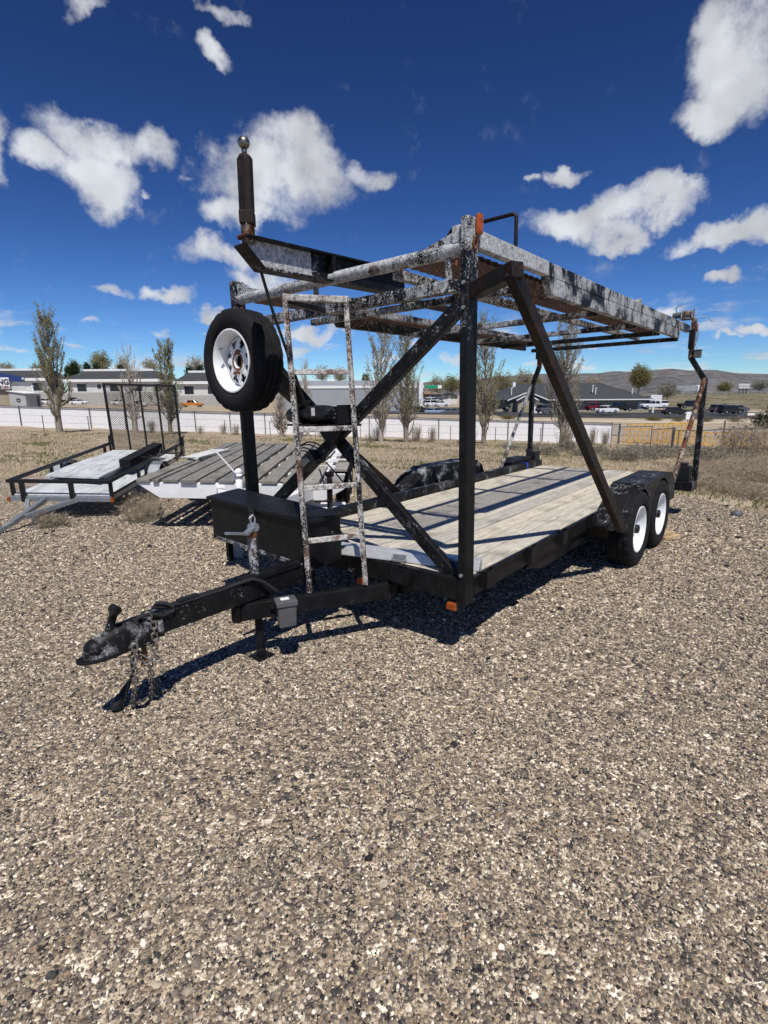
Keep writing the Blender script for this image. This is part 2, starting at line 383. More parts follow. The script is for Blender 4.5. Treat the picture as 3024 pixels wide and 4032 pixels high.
# ------------------------------------------------------------------ the lie of the land
YAW, TP, TR = .871, -.003, -.019
TRM = Matrix.Rotation(YAW, 3, 'Z') @ Matrix.Rotation(TP, 3, 'Y') @ Matrix.Rotation(TR, 3, 'X')
TORG = Vector((.461, 2.805, .497)); WG = -.512
NRM = TRM @ Vector((0, 0, 1)); PG = TORG + TRM @ Vector((0, 0, WG))
def plane_z(x, y): return PG.z - (NRM.x*(x-PG.x) + NRM.y*(y-PG.y))/NRM.z
def far_z(t):
    t = min(max(t, -.95), .6); return -1.05 + (t+.74)/1.17*-1.95
def gz(x, y):
    s = min(max((y-9)/39., 0), 1)
    s2 = min(max((y-9)/60., 0), 1)
    near = plane_z(x, min(y, 60))
    return (1-s)*near + s*far_z(x/max(y, 1))
def at(px_x, Y, dz=0.0, px_y=None):
    """world point Y metres ahead on the bearing of a column of the photograph, dz above the ground (or on the height of a row)"""
    row = 1552 if px_y is None else px_y
    for _ in range(4):
        d = ray(px_x, row); p = CAM + d*(Y/d.y)
        if px_y is not None: break
        p.z = gz(p.x, p.y) + dz; q = p-CAM; row = 2016-F_PX*q.dot(UP)/q.dot(FWD)
    return p

# ------------------------------------------------------------------ ground
def mat_field():
    b = NB('field')
    w = b.tc.outputs['Object']
    big = b.noise(.16, 5, .65, vec=w, stretch=(.6, 1.4, 1)); mid = b.noise(1.1, 6, .7, vec=w, stretch=(.6, 1.6, 1)); fine = b.noise(14, 5, .7, vec=w)
    c = b.ramp(mid, [(.30, (.27, .205, .145)), (.46, (.41, .325, .235)), (.60, (.51, .42, .31)), (.78, (.56, .49, .40))])
    gr = b.ramp(b.math('ADD', b.math('MULTIPLY', big, .6), b.math('MULTIPLY', mid, .4)), [(.53, 0), (.61, .6)])
    c = b.mix(gr, c, (.19, .185, .085))
    c = b.mul(c, b.ramp(fine, [(.3, .6), (.7, 1.2)]))
    b.bump(b.math('ADD', mid, b.math('MULTIPLY', fine, .4)), .05, .8)
    return b.done(c, .95, 0, .1)
mat_field()
def mat_gravel():
    b = NB('gravel_ground')
    w = b.tc.outputs['Object']
    vo = b.n('ShaderNodeTexVoronoi'); vo.inputs['Scale'].default_value = 78; b.put(vo.inputs['Vector'], w)
    v2 = b.n('ShaderNodeTexVoronoi'); v2.inputs['Scale'].default_value = 36; b.put(v2.inputs['Vector'], w)
    sep_ = b.n('ShaderNodeSeparateColor'); b.put(sep_.inputs[0], vo.outputs['Color'])
    s2 = b.n('ShaderNodeSeparateColor'); b.put(s2.inputs[0], v2.outputs['Color'])
    stops = [(0, (.03, .03, .034)), (.16, (.085, .08, .08)), (.34, (.165, .142, .12)), (.55, (.24, .20, .15)), (.74, (.33, .285, .215)), (.88, (.46, .415, .335)), (1, (.80, .76, .67))]
    c1 = b.ramp(sep_.outputs[0], stops); c2 = b.ramp(s2.outputs[1], stops)
    c = b.mix(b.ramp(s2.outputs[0], [(.60, 0), (.62, 1)]), c1, c2)
    big = b.noise(.55, 4, .6, vec=w)
    c = b.mul(c, b.ramp(big, [(.3, (1.12, 1.03, .94)), (.7, (1.55, 1.42, 1.27))]))
    b.bump(b.math('MULTIPLY', b.math('ADD', vo.outputs['Distance'], b.math('MULTIPLY', v2.outputs['Distance'], .7)), -1), .012, 1.0)
    return b.done(c, .9, 0, .2)
mat_gravel()
def grid_ground():
    ys = np.concatenate([np.linspace(-40, 60, 130), np.geomspace(63, 9000, 60)]); ts = np.linspace(-1, 1, 121)
    V = []
    for y in ys:
        hw = 1.25*max(y, 0)+45
        for t in ts:
            x = t*hw; z = gz(x, y) - .012
            z += (.05*math.sin(x*.7+y*.4)+.04*math.sin(x*1.9-y*1.3))*min(max((y-16)/10, 0), 1)*(y < 60)
            V.append((x, y, z))
    n = len(ts); F = [(r*n+c, r*n+c+1, (r+1)*n+c+1, (r+1)*n+c) for r in range(len(ys)-1) for c in range(n-1)]
    return raw_mesh('ground', V, F, 'field', kind='structure', smooth=True)
grid_ground()
EDGE = [(-60, 8.5), (-30, 9.5), (-14, 11), (-8.8, 12), (-6, 14.5), (0, 13.4), (1.2, 13.2), (3.2, 10.2), (4.5, 8), (4.9, 6.4), (5.4, 4), (6.2, -38)]
ex = [e[0] for e in EDGE]; ey = [e[1] for e in EDGE]
def edge_y(x): return float(np.interp(x, ex, ey)) + .12*math.sin(x*5.1) + .09*math.sin(x*13.7+1)
def lot():
    xs = np.concatenate([np.linspace(-60, -10, 26), np.linspace(-9.6, 4.2, 120), np.linspace(4.25, 6.2, 60)]); rows = np.linspace(0, 1, 60)
    V = [(x, y, plane_z(x, y) if y < 9 else gz(x, y)+.006) for x in xs for y in [-38+(edge_y(x)+38)*r for r in rows]]
    V = [(x, y, gz(x, y)+.006) for x, y, z in V]
    n = len(rows); F = [(c*n+r, (c+1)*n+r, (c+1)*n+r+1, c*n+r+1) for c in range(len(xs)-1) for r in range(n-1)]
    return raw_mesh('gravel_lot', V, F, 'gravel_ground', kind='structure', smooth=True)
lot()

# loose stones: real pebbles where the photograph lets one see them
def mat_stone():
    b = NB('stone'); oi = b.n('ShaderNodeObjectInfo')
    c = b.ramp(oi.outputs['Random'], [(0, (.022, .022, .024)), (.06, (.055, .055, .058)), (.15, (.11, .10, .096)), (.31, (.175, .155, .132)), (.43, (.255, .222, .172)), (.54, (.32, .285, .225)),
              (.64, (.19, .175, .16)), (.715, (.26, .18, .13)), (.74, (.42, .38, .30)), (.87, (.48, .44, .365)), (.958, (.76, .72, .64))], 'CONSTANT')
    c = b.mul(c, b.ramp(b.noise(90, 4, .7), [(.3, (.95, .88, .82)), (.7, (1.46, 1.36, 1.25))]))
    return b.done(c, .8, 0, .25)
mat_stone()
stones = bpy.data.collections.new('stone_shapes')
for i in range(7):
    m = MB(); m.ball((0, 0, 0), 1, 6, 4)
    V = np.array(m.v); r_ = np.random.default_rng(i)
    V = V*(1+.0*V) + r_.normal(0, .16, V.shape); V *= np.array([1, r_.uniform(.65, .95), r_.uniform(.42, .68)]); m.v = [tuple(q) for q in V]
    o = m.build('pebble_shape', 'stone'); C.unlink(o); stones.objects.link(o)
def pebbles():
    P = []; S = []
    for (y0, y1, dens, smin, smax) in ((.75, 1.6, 19000, .0025, .0078), (1.6, 2.4, 15000, .0028, .0082), (2.4, 3.4, 9600, .0036, .0098), (3.4, 4.8, 4600, .0055, .0125), (4.8, 7.2, 1700, .008, .016)):
        ex_ = 1.0 if y1 < 3.5 else .35; hw1 = .80*y1+ex_
        n = int(dens*(y1-y0)*2*hw1)
        x = rng.uniform(-hw1, hw1, n); y = rng.uniform(y0, y1, n)
        k = np.abs(x) < .80*y+ex_; x, y = x[k], y[k]
        thin = np.sin(x*2.3+1.1*np.sin(y*1.9))*np.sin(y*2.7+.8*np.sin(x*1.3)) > .52; drop = thin & (rng.random(len(x)) < .55); x, y = x[~drop], y[~drop]
        s = smin + (smax-smin)*rng.random(len(x))**2.8
        big = rng.random(len(x)) < .010; s[big] *= rng.uniform(1.5, 2.6, big.sum())
        z = np.array([gz(a, b_) for a, b_ in zip(x, y)]) + .006 + s*.18
        ok = np.array([b_ < edge_y(a) for a, b_ in zip(x, y)])
        P.append(np.stack([x, y, z], 1)[ok]); S.append(s[ok])
    P = np.concatenate(P).astype(np.float32); S = np.concatenate(S).astype(np.float32)
    me = bpy.data.meshes.new('gravel'); me.vertices.add(len(P)); me.vertices.foreach_set('co', P.ravel())
    a = me.attributes.new('size', 'FLOAT', 'POINT'); a.data.foreach_set('value', S)
    me.update(); o = bpy.data.objects.new('gravel', me); C.link(o)
    tag(o, 'loose mixed pebbles covering the lot in the foreground', 'gravel', kind='stuff')
    ng = bpy.data.node_groups.new('scatter_pebbles', 'GeometryNodeTree')
    ng.interface.new_socket('Geometry', in_out='INPUT', socket_type='NodeSocketGeometry'); ng.interface.new_socket('Geometry', in_out='OUTPUT', socket_type='NodeSocketGeometry')
    gn = ng.nodes.new; gi = gn('NodeGroupInput'); go = gn('NodeGroupOutput'); lk = ng.links.new
    mp_ = gn('GeometryNodeMeshToPoints'); ci = gn('GeometryNodeCollectionInfo'); ci.inputs['Collection'].default_value = stones
    ci.inputs['Separate Children'].default_value = True; ci.inputs['Reset Children'].default_value = True
    ip = gn('GeometryNodeInstanceOnPoints'); ip.inputs['Pick Instance'].default_value = True
    rv = gn('FunctionNodeRandomValue'); rv.data_type = 'FLOAT_VECTOR'; rv.inputs[0].default_value = (-.5, -.5, 0); rv.inputs[1].default_value = (.5, .5, 6.283)
    na = gn('GeometryNodeInputNamedAttribute'); na.data_type = 'FLOAT'; na.inputs['Name'].default_value = 'size'
    lk(gi.outputs[0], mp_.inputs[0]); lk(mp_.outputs[0], ip.inputs['Points']); lk(ci.outputs[0], ip.inputs['Instance']); lk(rv.outputs[0], ip.inputs['Rotation']); lk(na.outputs[0], ip.inputs['Scale']); lk(ip.outputs[0], go.inputs[0])
    md = o.modifiers.new('scatter', 'NODES'); md.node_group = ng
    return o
pebbles()

# ------------------------------------------------------------------ wheels
def tyre_mb(c, axis, R=.345, w=.222, n=96):
    h = w/2
    prof = [(-h*.62, .205), (-h*.84, .222), (-h*.90, .238), (-h*.93, .240), (-h*.94, .243), (-h*.99, .262), (-h, .285), (-h*.985, .29), (-h*.95, .315), (-h*.86, R-.014), (-h*.78, R-.004), (-h*.5, R), (-h*.46, R-.010), (-h*.36, R-.010), (-h*.32, R+.001),
            (-h*.05, R+.002), (-h*.03, R-.009), (h*.03, R-.009), (h*.05, R+.002), (h*.32, R+.001), (h*.36, R-.010), (h*.46, R-.010), (h*.5, R), (h*.78, R-.004), (h*.86, R-.014), (h*.95, .315), (h*.985, .29), (h, .285), (h*.99, .262), (h*.94, .243), (h*.93, .240), (h*.90, .238), (h*.84, .222), (h*.62, .205)]
    def jag(i, j):
        if i in (9, 10, 11, 22, 23, 24): return -.009 if j % 4 == 0 else 0
        if i in (14, 15, 18, 19): return -.008 if (j+1) % 4 == 0 else 0
        return 0
    return MB().lathe(prof, c, axis, n, jag)
def rim_mbs(c, axis):
    """axis points to the outer face; returns barrel and spoked disc"""
    ba = MB().lathe([(-.085, .200), (-.085, .188), (-.02, .170), (.045, .172), (.075, .186), (.088, .192), (.098, .203), (.096, .212), (.082, .209), (.075, .203), (-.075, .205), (-.085, .200)], c, axis, 56)
    ax = Vector(axis).normalized(); a = ax.cross(Vector((0, 0, 1))).normalized(); b = ax.cross(a); c = Vector(c)
    d = MB(); rings = [(.0, .046), (.020, .050), (.020, .070), (.012, .082), (.016, .092), (.012, .118), (.004, .146), (-.006, .156), (-.012, .172)]
    n = 64
    for o, r in rings:
        for j in range(n): t = 2*math.pi*j/n; d.v.append(tuple(c + ax*(o+.012) + (a*math.cos(t)+b*math.sin(t))*r))
    for i in range(len(rings)-1):
        for j in range(n):
            ph = j % 8
            hole = (i == 4 and ph in (2, 3, 4)) or (i == 5 and ph in (1, 2, 3, 4, 5))
            if hole: continue
            p = i*n+j; q = i*n+(j+1) % n; d.f.append((p, q, q+n, p+n))
    return ba, d
def add_wheel(parent, name, c, axis, off, hub=True, label=None):
    w = empty(name, (0, 0, 0)); w.parent = parent
    if label: w['label'] = label
    tyre_mb(c, axis).build('tyre', 'rubber', w, off, smooth=True)
    ba, d = rim_mbs(c, axis)
    r = ba.build('rim', 'wheel_white', w, off, smooth=True); di = d.build('disc', 'wheel_white', w, off, smooth=True)
    so = di.modifiers.new('solid', 'SOLIDIFY'); so.thickness = .006
    MB().lathe([(-.07, .001), (-.07, .155), (-.045, .160), (-.043, .001)], c, axis, 32).build('drum', 'black_plastic', w, off, smooth=True)  # black disc added for shade behind the rim openings; the spare has no drum
    if hub:
        ax = Vector(axis).normalized(); c = Vector(c)
        MB().lathe([(-.06, .045), (.03, .045), (.04, .042), (.082, .040), (.088, .033), (.090, .001)], c, axis, 20).build('hub', 'black_plastic', w, off, smooth=True)
        a = ax.cross(Vector((0, 0, 1))).normalized(); b = ax.cross(a)
        for k in range(5):
            t = 2*math.pi*k/5+.3; p = c + (a*math.cos(t)+b*math.sin(t))*.066; MB().tube([p+ax*.03, p+ax*.052], .010, 6).build('lug_nut', 'zinc_dull', w, off)
    return w

# ------------------------------------------------------------------ the car hauler (local axes: x back along the bed, y to its far side, z up from the ground)
T = empty('car_hauler_trailer', tuple(TORG + TRM @ Vector((0, 0, WG))), label='black two deck car hauler trailer with peeling paint and timber bed', cat='trailer')
T.rotation_euler = TRM.to_euler()
OFF = (0, 0, -WG)
def tp(name, mb, mat, parent=None, bevel=.004, **k): return mb.build(name, mat, parent or T, OFF, bevel, **k)
Wd = 2.06; BL = 5.07; LIN = 1.77
# lower frame
tp('side_channel', MB().prism([(0, -.115), (.05, -.115), (.05, -.107), (.010, -.107), (.010, -.045), (.05, -.045), (.05, -.038), (0, -.0381)], 0, .102, BL), 'paint_black', bevel=0)
tp('edge_strip', MB().box((.102, -.002, -.036), (BL, .028, -.003)), 'paint_black')
tp('front_channel', MB().box((.012, .054, -.135), (.06, 2.006, -.002)), 'paint_black')
tp('side_rail', MB().box((.06, LIN, -.115), (BL+.06, LIN+.085, .085)), 'paint_chipped')
tp('rear_channel', MB().box((BL+.002, .0, -.13), (BL+.05, LIN-.002, -.012)), 'paint_black')
for u in (.9, 1.9, 2.9, 3.9): tp('cross_member', MB().box((u, .06, -.12), (u+.05, LIN, -.046)), 'paint_black')
tp('main_beam', MB().box((.07, .5, -.22), (BL, .56, -.122)), 'paint_black'); tp('main_beam', MB().box((.07, 1.5, -.22), (BL, 1.56, -.122)), 'paint_black')
tp('step_plate', MB().prism([(.99, -.118), (2.05, -.118), (2.07, -.235), (1.17, -.235), (.86, -.165)], 1, .03, .05), 'paint_black')
# stake pockets
for u in (.17, .78, 1.34, 1.98):
    tp('stake_pocket', MB().box((u, -.048, -.09), (u+.006, -.002, .018)).box((u+.10, -.048, -.09), (u+.106, -.002, .018)).box((u+.006, -.048, -.09), (u+.10, -.042, .018)), 'paint_black', bevel=.002)
tp('stake_pocket', MB().box((-.042, .385, -.095), (.010, .391, .004)).box((-.042, .515, -.095), (.010, .521, .004)).box((-.042, .391, -.095), (-.036, .515, .004)), 'paint_black', bevel=.002)
# timber bed: ten boards
bw = (LIN-.006-.03)/10
for i in range(10):
    v0 = .030 + i*bw; e = rng.uniform(-.006, .006)
    u0 = .064 + (0 if i > 3 else 0)
    tp('deck_board', MB().box((u0, v0+.005, -.036), (BL-.005+e, v0+bw-.005, -.001+rng.uniform(-.002, .002))), 'deck_wood', bevel=.003)
# front posts
tp('front_post', MB().box((0, 0, -.154), (.1, .052, 1.913)), 'paint_post', bevel=.008)
tp('front_post', MB().box((0, 2.008, -.135), (.1, 2.06, 1.913)), 'paint_post', bevel=.008)
tp('front_pipe', MB().tube([(.05, .054, 1.775), (.05, 2.006, 1.782)], .037, 20), 'paint_bare', bevel=0, smooth=True)
for s, v0 in ((1, .066), (-1, 1.946)):
    br = tp('pipe_bracket', MB().box((.02, v0, 1.80), (.085, v0+.048, 1.885)), 'paint_bare')
    e = v0+.05 if s > 0 else v0-.002
    tp('gusset', MB().prism([(e, 1.808), (e, 1.865), (e+s*.21, 1.812)], 0, .046, .056), 'paint_bare', br, bevel=0)
    tp('hook', MB().tube([(.04, v0+.024, 1.73), (.02, v0+.024, 1.69), (.0, v0+.03, 1.70)], .007), 'rust', br, bevel=0)
tp('front_crossbeam', MB().box((.004, .054, 1.565), (.064, 2.006, 1.629)), 'paint_flaked')
for v in (.13, 1.15): tp('hanger', MB().box((.03, v, 1.631), (.05, v+.03, 1.742)), 'paint_flaked', bevel=0)
# cross braces with their joint
tp('brace', MB().bar((.028, .052, 1.50), (.028, 2.006, .055), .05, .078), 'paint_chipped', bevel=.005)
tp('brace', MB().bar((.082, 2.006, 1.55), (.082, .052, -.075), .05, .078), 'paint_chipped', bevel=.005)
tp('joint_plate', MB().prism([(.90, .866), (1.18, .866), (1.10, .77), (.98, .77)], 0, -.008, 0), 'paint_black', bevel=0)
# winch on its shelf
wi = empty('winch', (0, 0, 0)); wi.parent = T
tp('shelf', MB().box((-.16, .76, .868), (.0, 1.30, .880)).box((-.012, .80, .880), (.0, 1.26, .99)), 'paint_black', wi)
tp('motor', MB().lathe([(0, .001), (0, .030), (.012, .052), (.06, .056), (.14, .056), (.15, .05), (.2, .05)], (-.09, .94, .945), (0, 1, 0), 24), 'black_plastic', wi, bevel=0, smooth=True)
for k in range(8):
    t = 2*math.pi*k/8; tp('vent', MB().box((-.09+.034*math.cos(t)-.006, .935, .945+.034*math.sin(t)-.006), (-.09+.034*math.cos(t)+.006, .942, .945+.034*math.sin(t)+.006)), 'grey_plastic', wi, bevel=0)
tp('label', MB().box((-.150, 1.03, .935), (-.1465, 1.06, .985)), 'label_white', wi, bevel=0)
tp('drum', MB().tube([(-.09, 1.14, .94), (-.09, 1.19, .94)], .043, 18).tube([(-.09, 1.19, .94), (-.09, 1.20, .94)], .062, 18), 'paint_black', wi, bevel=0, smooth=True)
tp('gearbox', MB().lathe([(0, .05), (.10, .052), (.13, .046), (.145, .03), (.147, .001)], (-.09, 1.20, .935), (0, 1, 0), 24), 'motor_green', wi, bevel=0, smooth=True)
tp('bracket', MB().box((-.15, .80, .882), (-.03, .83, 1.0)), 'paint_black', wi)
tp('cable', MB().tube([(-.50, 1.03, 1.75), (-.42, 1.05, 1.55), (-.2, 1.12, 1.15), (-.09, 1.165, .97)], .009, 8), 'cable_black', wi, bevel=0, smooth=True)
# control box and loose wires
cb = empty('control_box', (0, 0, 0)); cb.parent = T
tp('case', MB().bar((-.02, 1.17, .67), (-.02, 1.30, .575), .09, .085), 'black_plastic', cb)
tp('cover', MB().bar((-.068, 1.20, .648), (-.068, 1.27, .597), .012, .05, up=(0, .6, .8)), 'grey_plastic', cb)
wires = [((-.02, 1.29, .86), (-.03, 1.30, .80), (-.03, 1.33, .73)), ((-.03, 1.34, .71), (-.05, 1.27, .735), (-.05, 1.20, .74), (-.04, 1.12, .71), (-.03, 1.07, .65), (-.03, 1.09, .62), (-.04, 1.15, .62)),
         ((-.03, 1.33, .70), (-.06, 1.26, .72), (-.05, 1.18, .70), (-.05, 1.16, .655)), ((-.04, 1.32, .72), (-.05, 1.22, .76), (-.05, 1.13, .75), (-.02, 1.06, .70)), ((-.04, 1.30, .69), (-.06, 1.23, .695), (-.06, 1.19, .66)),
         ((-.03, 1.09, .63), (-.03, 1.03, .66), (-.03, .98, .70)), ((-.02, 1.15, .57), (-.02, 1.12, .50), (-.02, 1.10, .44)), ((-.02, 1.08, .62), (-.02, 1.00, .56), (-.02, .93, .50))]
for i, w in enumerate(wires):
    ps = []
    for k in range(len(w)-1):
        for q in range(5): ps.append(Vector(w[k]).lerp(Vector(w[k+1]), q/5))
    ps.append(Vector(w[-1]))
    for _ in range(4): ps = [ps[0]]+[(ps[j-1]+ps[j]*2+ps[j+1])/4 for j in range(1, len(ps)-1)]+[ps[-1]]
    tp('wire', MB().tube(ps, .005, 6), 'label_white' if i == 0 else 'cable_black', cb, bevel=0, smooth=True)
tp('stake', MB().tube([(.12, 1.22, -.001), (.12, 1.20, .50)], .021, 12).tube([(.12, 1.20, .50), (.12, 1.20, .53)], .034, 12), 'paint_rusty', bevel=0, smooth=True)
# ladder
fL, tL, fR, tR = Vector((-.451, .822, -.12)), Vector((-.404, .949, 1.6)), Vector((-.141, .642, -.12)), Vector((-.109, .758, 1.6))
la = empty('ladder', (0, 0, 0)); la.parent = T
tp('stile', MB().bar(fL, tL, .029, .029, up=(.8, .5, 0)), 'paint_ladder', la); tp('stile', MB().bar(fR, tR, .029, .029, up=(.8, .5, 0)), 'paint_ladder', la)
sd = (fR-fL).normalized()
for s in (.187, .372, .572, .763): tp('rung', MB().bar(fL.lerp(tL, s)+sd*.015, fR.lerp(tR, s)-sd*.015, .030, .030), 'paint_rung', la)
tp('rung', MB().bar(tL-sd*.014, tR+sd*.014, .034, .036), 'paint_rung', la)
tp('stay', MB().bar(tR+Vector((.01, -.01, -.005)), (.0, .70, 1.592), .03, .03), 'paint_ladder', la)
tp('stay', MB().bar(tL+Vector((.01, -.01, -.02)), (.0, 1.06, 1.585), .03, .03), 'paint_black', la)
# spare wheel on the far post
sw = add_wheel(T, 'spare_wheel', (-.19, 1.70, 1.307), (-1, 0, 0), OFF, hub=False, label='spare wheel with rusty centre hung on the front post')
tp('mount', MB().box((-.19, 1.66, 1.27), (-.0, 1.74, 1.345)).box((-.012, 1.66, 1.27), (-.002, 2.05, 1.345)), 'paint_black', sw)
tp('centre_ring', MB().lathe([(.0, .046), (.006, .048), (.006, .060), (.0, .064)], (-.224, 1.70, 1.307), (-1, 0, 0), 28), 'rust', sw, bevel=0, smooth=True)
tp('clamp', MB().tube([(-.21, 1.70, 1.385), (-.235, 1.70, 1.37), (-.235, 1.66, 1.372)], .010, 8), 'rust', sw, bevel=0, smooth=True); tp('clamp', MB().tube([(-.212, 1.70, 1.225), (-.24, 1.69, 1.235), (-.235, 1.74, 1.23)], .010, 8), 'rust', sw, bevel=0, smooth=True)
tp('valve', MB().tube([(-.262, 1.82, 1.40), (-.29, 1.815, 1.395)], .006, 8), 'steel_bright', sw, bevel=0)
# boom with the tall ball hitch
bo = empty('boom', (0, 0, 0)); bo.parent = T
def boom_poly(): return [(-.62, 1.842), (-.50, 1.748), (.80, 1.775), (.80, 1.925), (-.56, 1.892)]
tp('web', MB().prism([(-.60, 1.835), (-.50, 1.752), (-.12, 1.760), (-.12, 1.905), (-.56, 1.893)], 1, 1.026, 1.036), 'paint_bare', bo, bevel=0); tp('web', MB().prism([(-.119, 1.760), (.80, 1.775), (.80, 1.925), (-.119, 1.905)], 1, 1.026, 1.036), 'paint_tongue', bo, bevel=0)
tp('flange', MB().bar((-.60, 1.03, 1.893), (.80, 1.03, 1.928), .10, .012), 'paint_black', bo, bevel=.002)
tp('flange', MB().bar((-.505, 1.03, 1.745), (.80, 1.03, 1.772), .10, .012), 'paint_chipped', bo, bevel=.002)
tp('end_plate', MB().bar((-.625, 1.03, 1.85), (-.50, 1.03, 1.742), .10, .012, up=(.6, 0, .8)), 'paint_tongue', bo, bevel=.002)
tp('stiffener', MB().box((.02, .982, 1.765), (.05, 1.024, 1.90)), 'paint_black', bo, bevel=0)
tp('hitch_stub', MB().box((-.592, 1.003, 1.862), (-.538, 1.057, 2.0)), 'paint_rusty', bo)
tp('collar', MB().tube([(-.563, 1.03, 1.955), (-.562, 1.03, 2.022)], .055, 4), 'rust_brown', bo, bevel=.006)
tp('shaft', MB().tube([(-.562, 1.03, 2.022), (-.553, 1.03, 2.275), (-.552, 1.03, 2.292)], [.041, .041, .030], 8), 'rust_brown', bo, bevel=0)
tp('hitch_ball', MB().tube([(-.552, 1.03, 2.292), (-.5515, 1.03, 2.335)], .014, 12).ball((-.551, 1.03, 2.352), .0305, 24, 16), 'ball_steel', bo, bevel=0, smooth='all')
tp('pin', MB().tube([(-.60, .985, 1.90), (-.60, 1.075, 1.90)], .008, 8), 'rust', bo, bevel=0)
# upper deck: rails, runways, ties
tp('upper_rail', MB().box((.104, 0, 1.777), (.985, .05, 1.863)), 'paint_bare'); tp('upper_rail', MB().box((.986, 0.001, 1.777), (5.41, .049, 1.862)), 'paint_blotch')
tp('upper_rail', MB().prism([(.965, 1.774), (1.05, 1.668), (4.84, 1.668), (4.84, 1.774)], 1, .0, .05), 'paint_blotch')
tp('upper_rail', MB().box((.104, 1.955, 1.777), (5.41, 2.005, 1.863)), 'paint_chipped')
tp('upper_rail', MB().prism([(.965, 1.774), (1.05, 1.668), (4.84, 1.668), (4.84, 1.774)], 1, 1.955, 2.005), 'paint_chipped')
for v in (.50, 1.50): tp('inner_rail', MB().box((.07, v, 1.70), (5.05, v+.05, 1.752)), 'paint_flaked')
for u, m in ((.70, 'paint_flaked'), (2.08, 'paint_flaked'), (3.2, 'paint_flaked'), (4.08, 'paint_chipped'), (5.0, 'paint_chipped')):
    tp('tie_bar', MB().box((u, .052, 1.650), (u+.055, 1.953, 1.698)), m)
tp('angle_bar', MB().box((.62, .95, 1.70), (1.65, .99, 1.745)), 'rust_brown')
def mesh_strip(u0, u1, v0, v1, w, lu=.078, lv=.030, t=.0022, th=.010):
    m = MB(); nu = int((u1-u0)/lu); nv = int((v1-v0)/lv)
    for i in range(nu):
        for j in range(nv):
            a = (u0+i*lu, v0+(j+.5)*lv, w); b = (u0+(i+.5)*lu, v0+j*lv, w); c = (u0+(i+.5)*lu, v0+(j+1)*lv, w); d = (u0+(i+1)*lu, v0+(j+.5)*lv, w)
            for p, q in ((a, b), (a, c), (b, d), (c, d)): m.bar(p, q, t, th)
    return m
for v0, v1 in ((.052, .498), (1.552, 1.953)):
    o = tp('runway_mesh', mesh_strip(.12, 5.1, v0, v1, 1.762), 'mesh_rust', bevel=0)
    for u in (.78, 1.12):
        m = mesh_strip(0, .10, v0, v1, 0, .033, .05, .005, .004)
        m.v = [(u+z*.6, y, 1.655+x) for x, y, z in m.v]; tp('riser_mesh', m, 'paint_rusty', bevel=0)
tp('wheel_stop', MB().tube([(.56, .025, 1.864), (.557, .025, 2.03), (.555, .035, 2.045), (.552, .055, 2.048), (.552, .46, 2.048), (.555, .48, 2.03), (.56, .48, 1.754)], .011, 10), 'rust_brown', bevel=0, smooth=True)
tp('rail_tab', MB().prism([(3.02, 1.864), (3.17, 1.864), (3.13, 1.905)], 1, .005, .045), 'paint_bare', bevel=0)
tp('rail_tab', MB().prism([(3.3, 1.864), (3.5, 1.864), (3.42, 1.91)], 1, 1.96, 2.0), 'paint_bare', bevel=0)
# lamp and ring on the near post
ml = MB().box((.052, -.03, 1.828), (.098, -.001, 1.93)); tp('marker_lamp', ml, 'amber_deep', bevel=.014)
rg = MB(); pts = [(.05+.018*math.cos(t), -.008-.004*math.sin(t), 1.79+.03*math.sin(t)) for t in np.linspace(0, 2*math.pi, 17)]; rg.tube(pts, .006, 6, caps=False); tp('ring', rg, 'rust', bevel=0, smooth=True)
# outboard struts
tp('strut_arm', MB().bar((.05, -.002, 1.56), (-.06, -.30, 1.60), .075, .075), 'rust_brown')
tp('strut', MB().bar((-.07, -.27, 1.60), (2.0, -.27, -.06), .05, .078), 'rust_brown', bevel=.005)
tp('strut_arm', MB().bar((.05, 2.062, 1.57), (.03, 2.30, 1.57), .075, .075), 'rust_brown')
tp('strut', MB().bar((.03, 2.27, 1.56), (2.1, 2.16, -.02), .05, .078), 'rust_brown', bevel=.005)
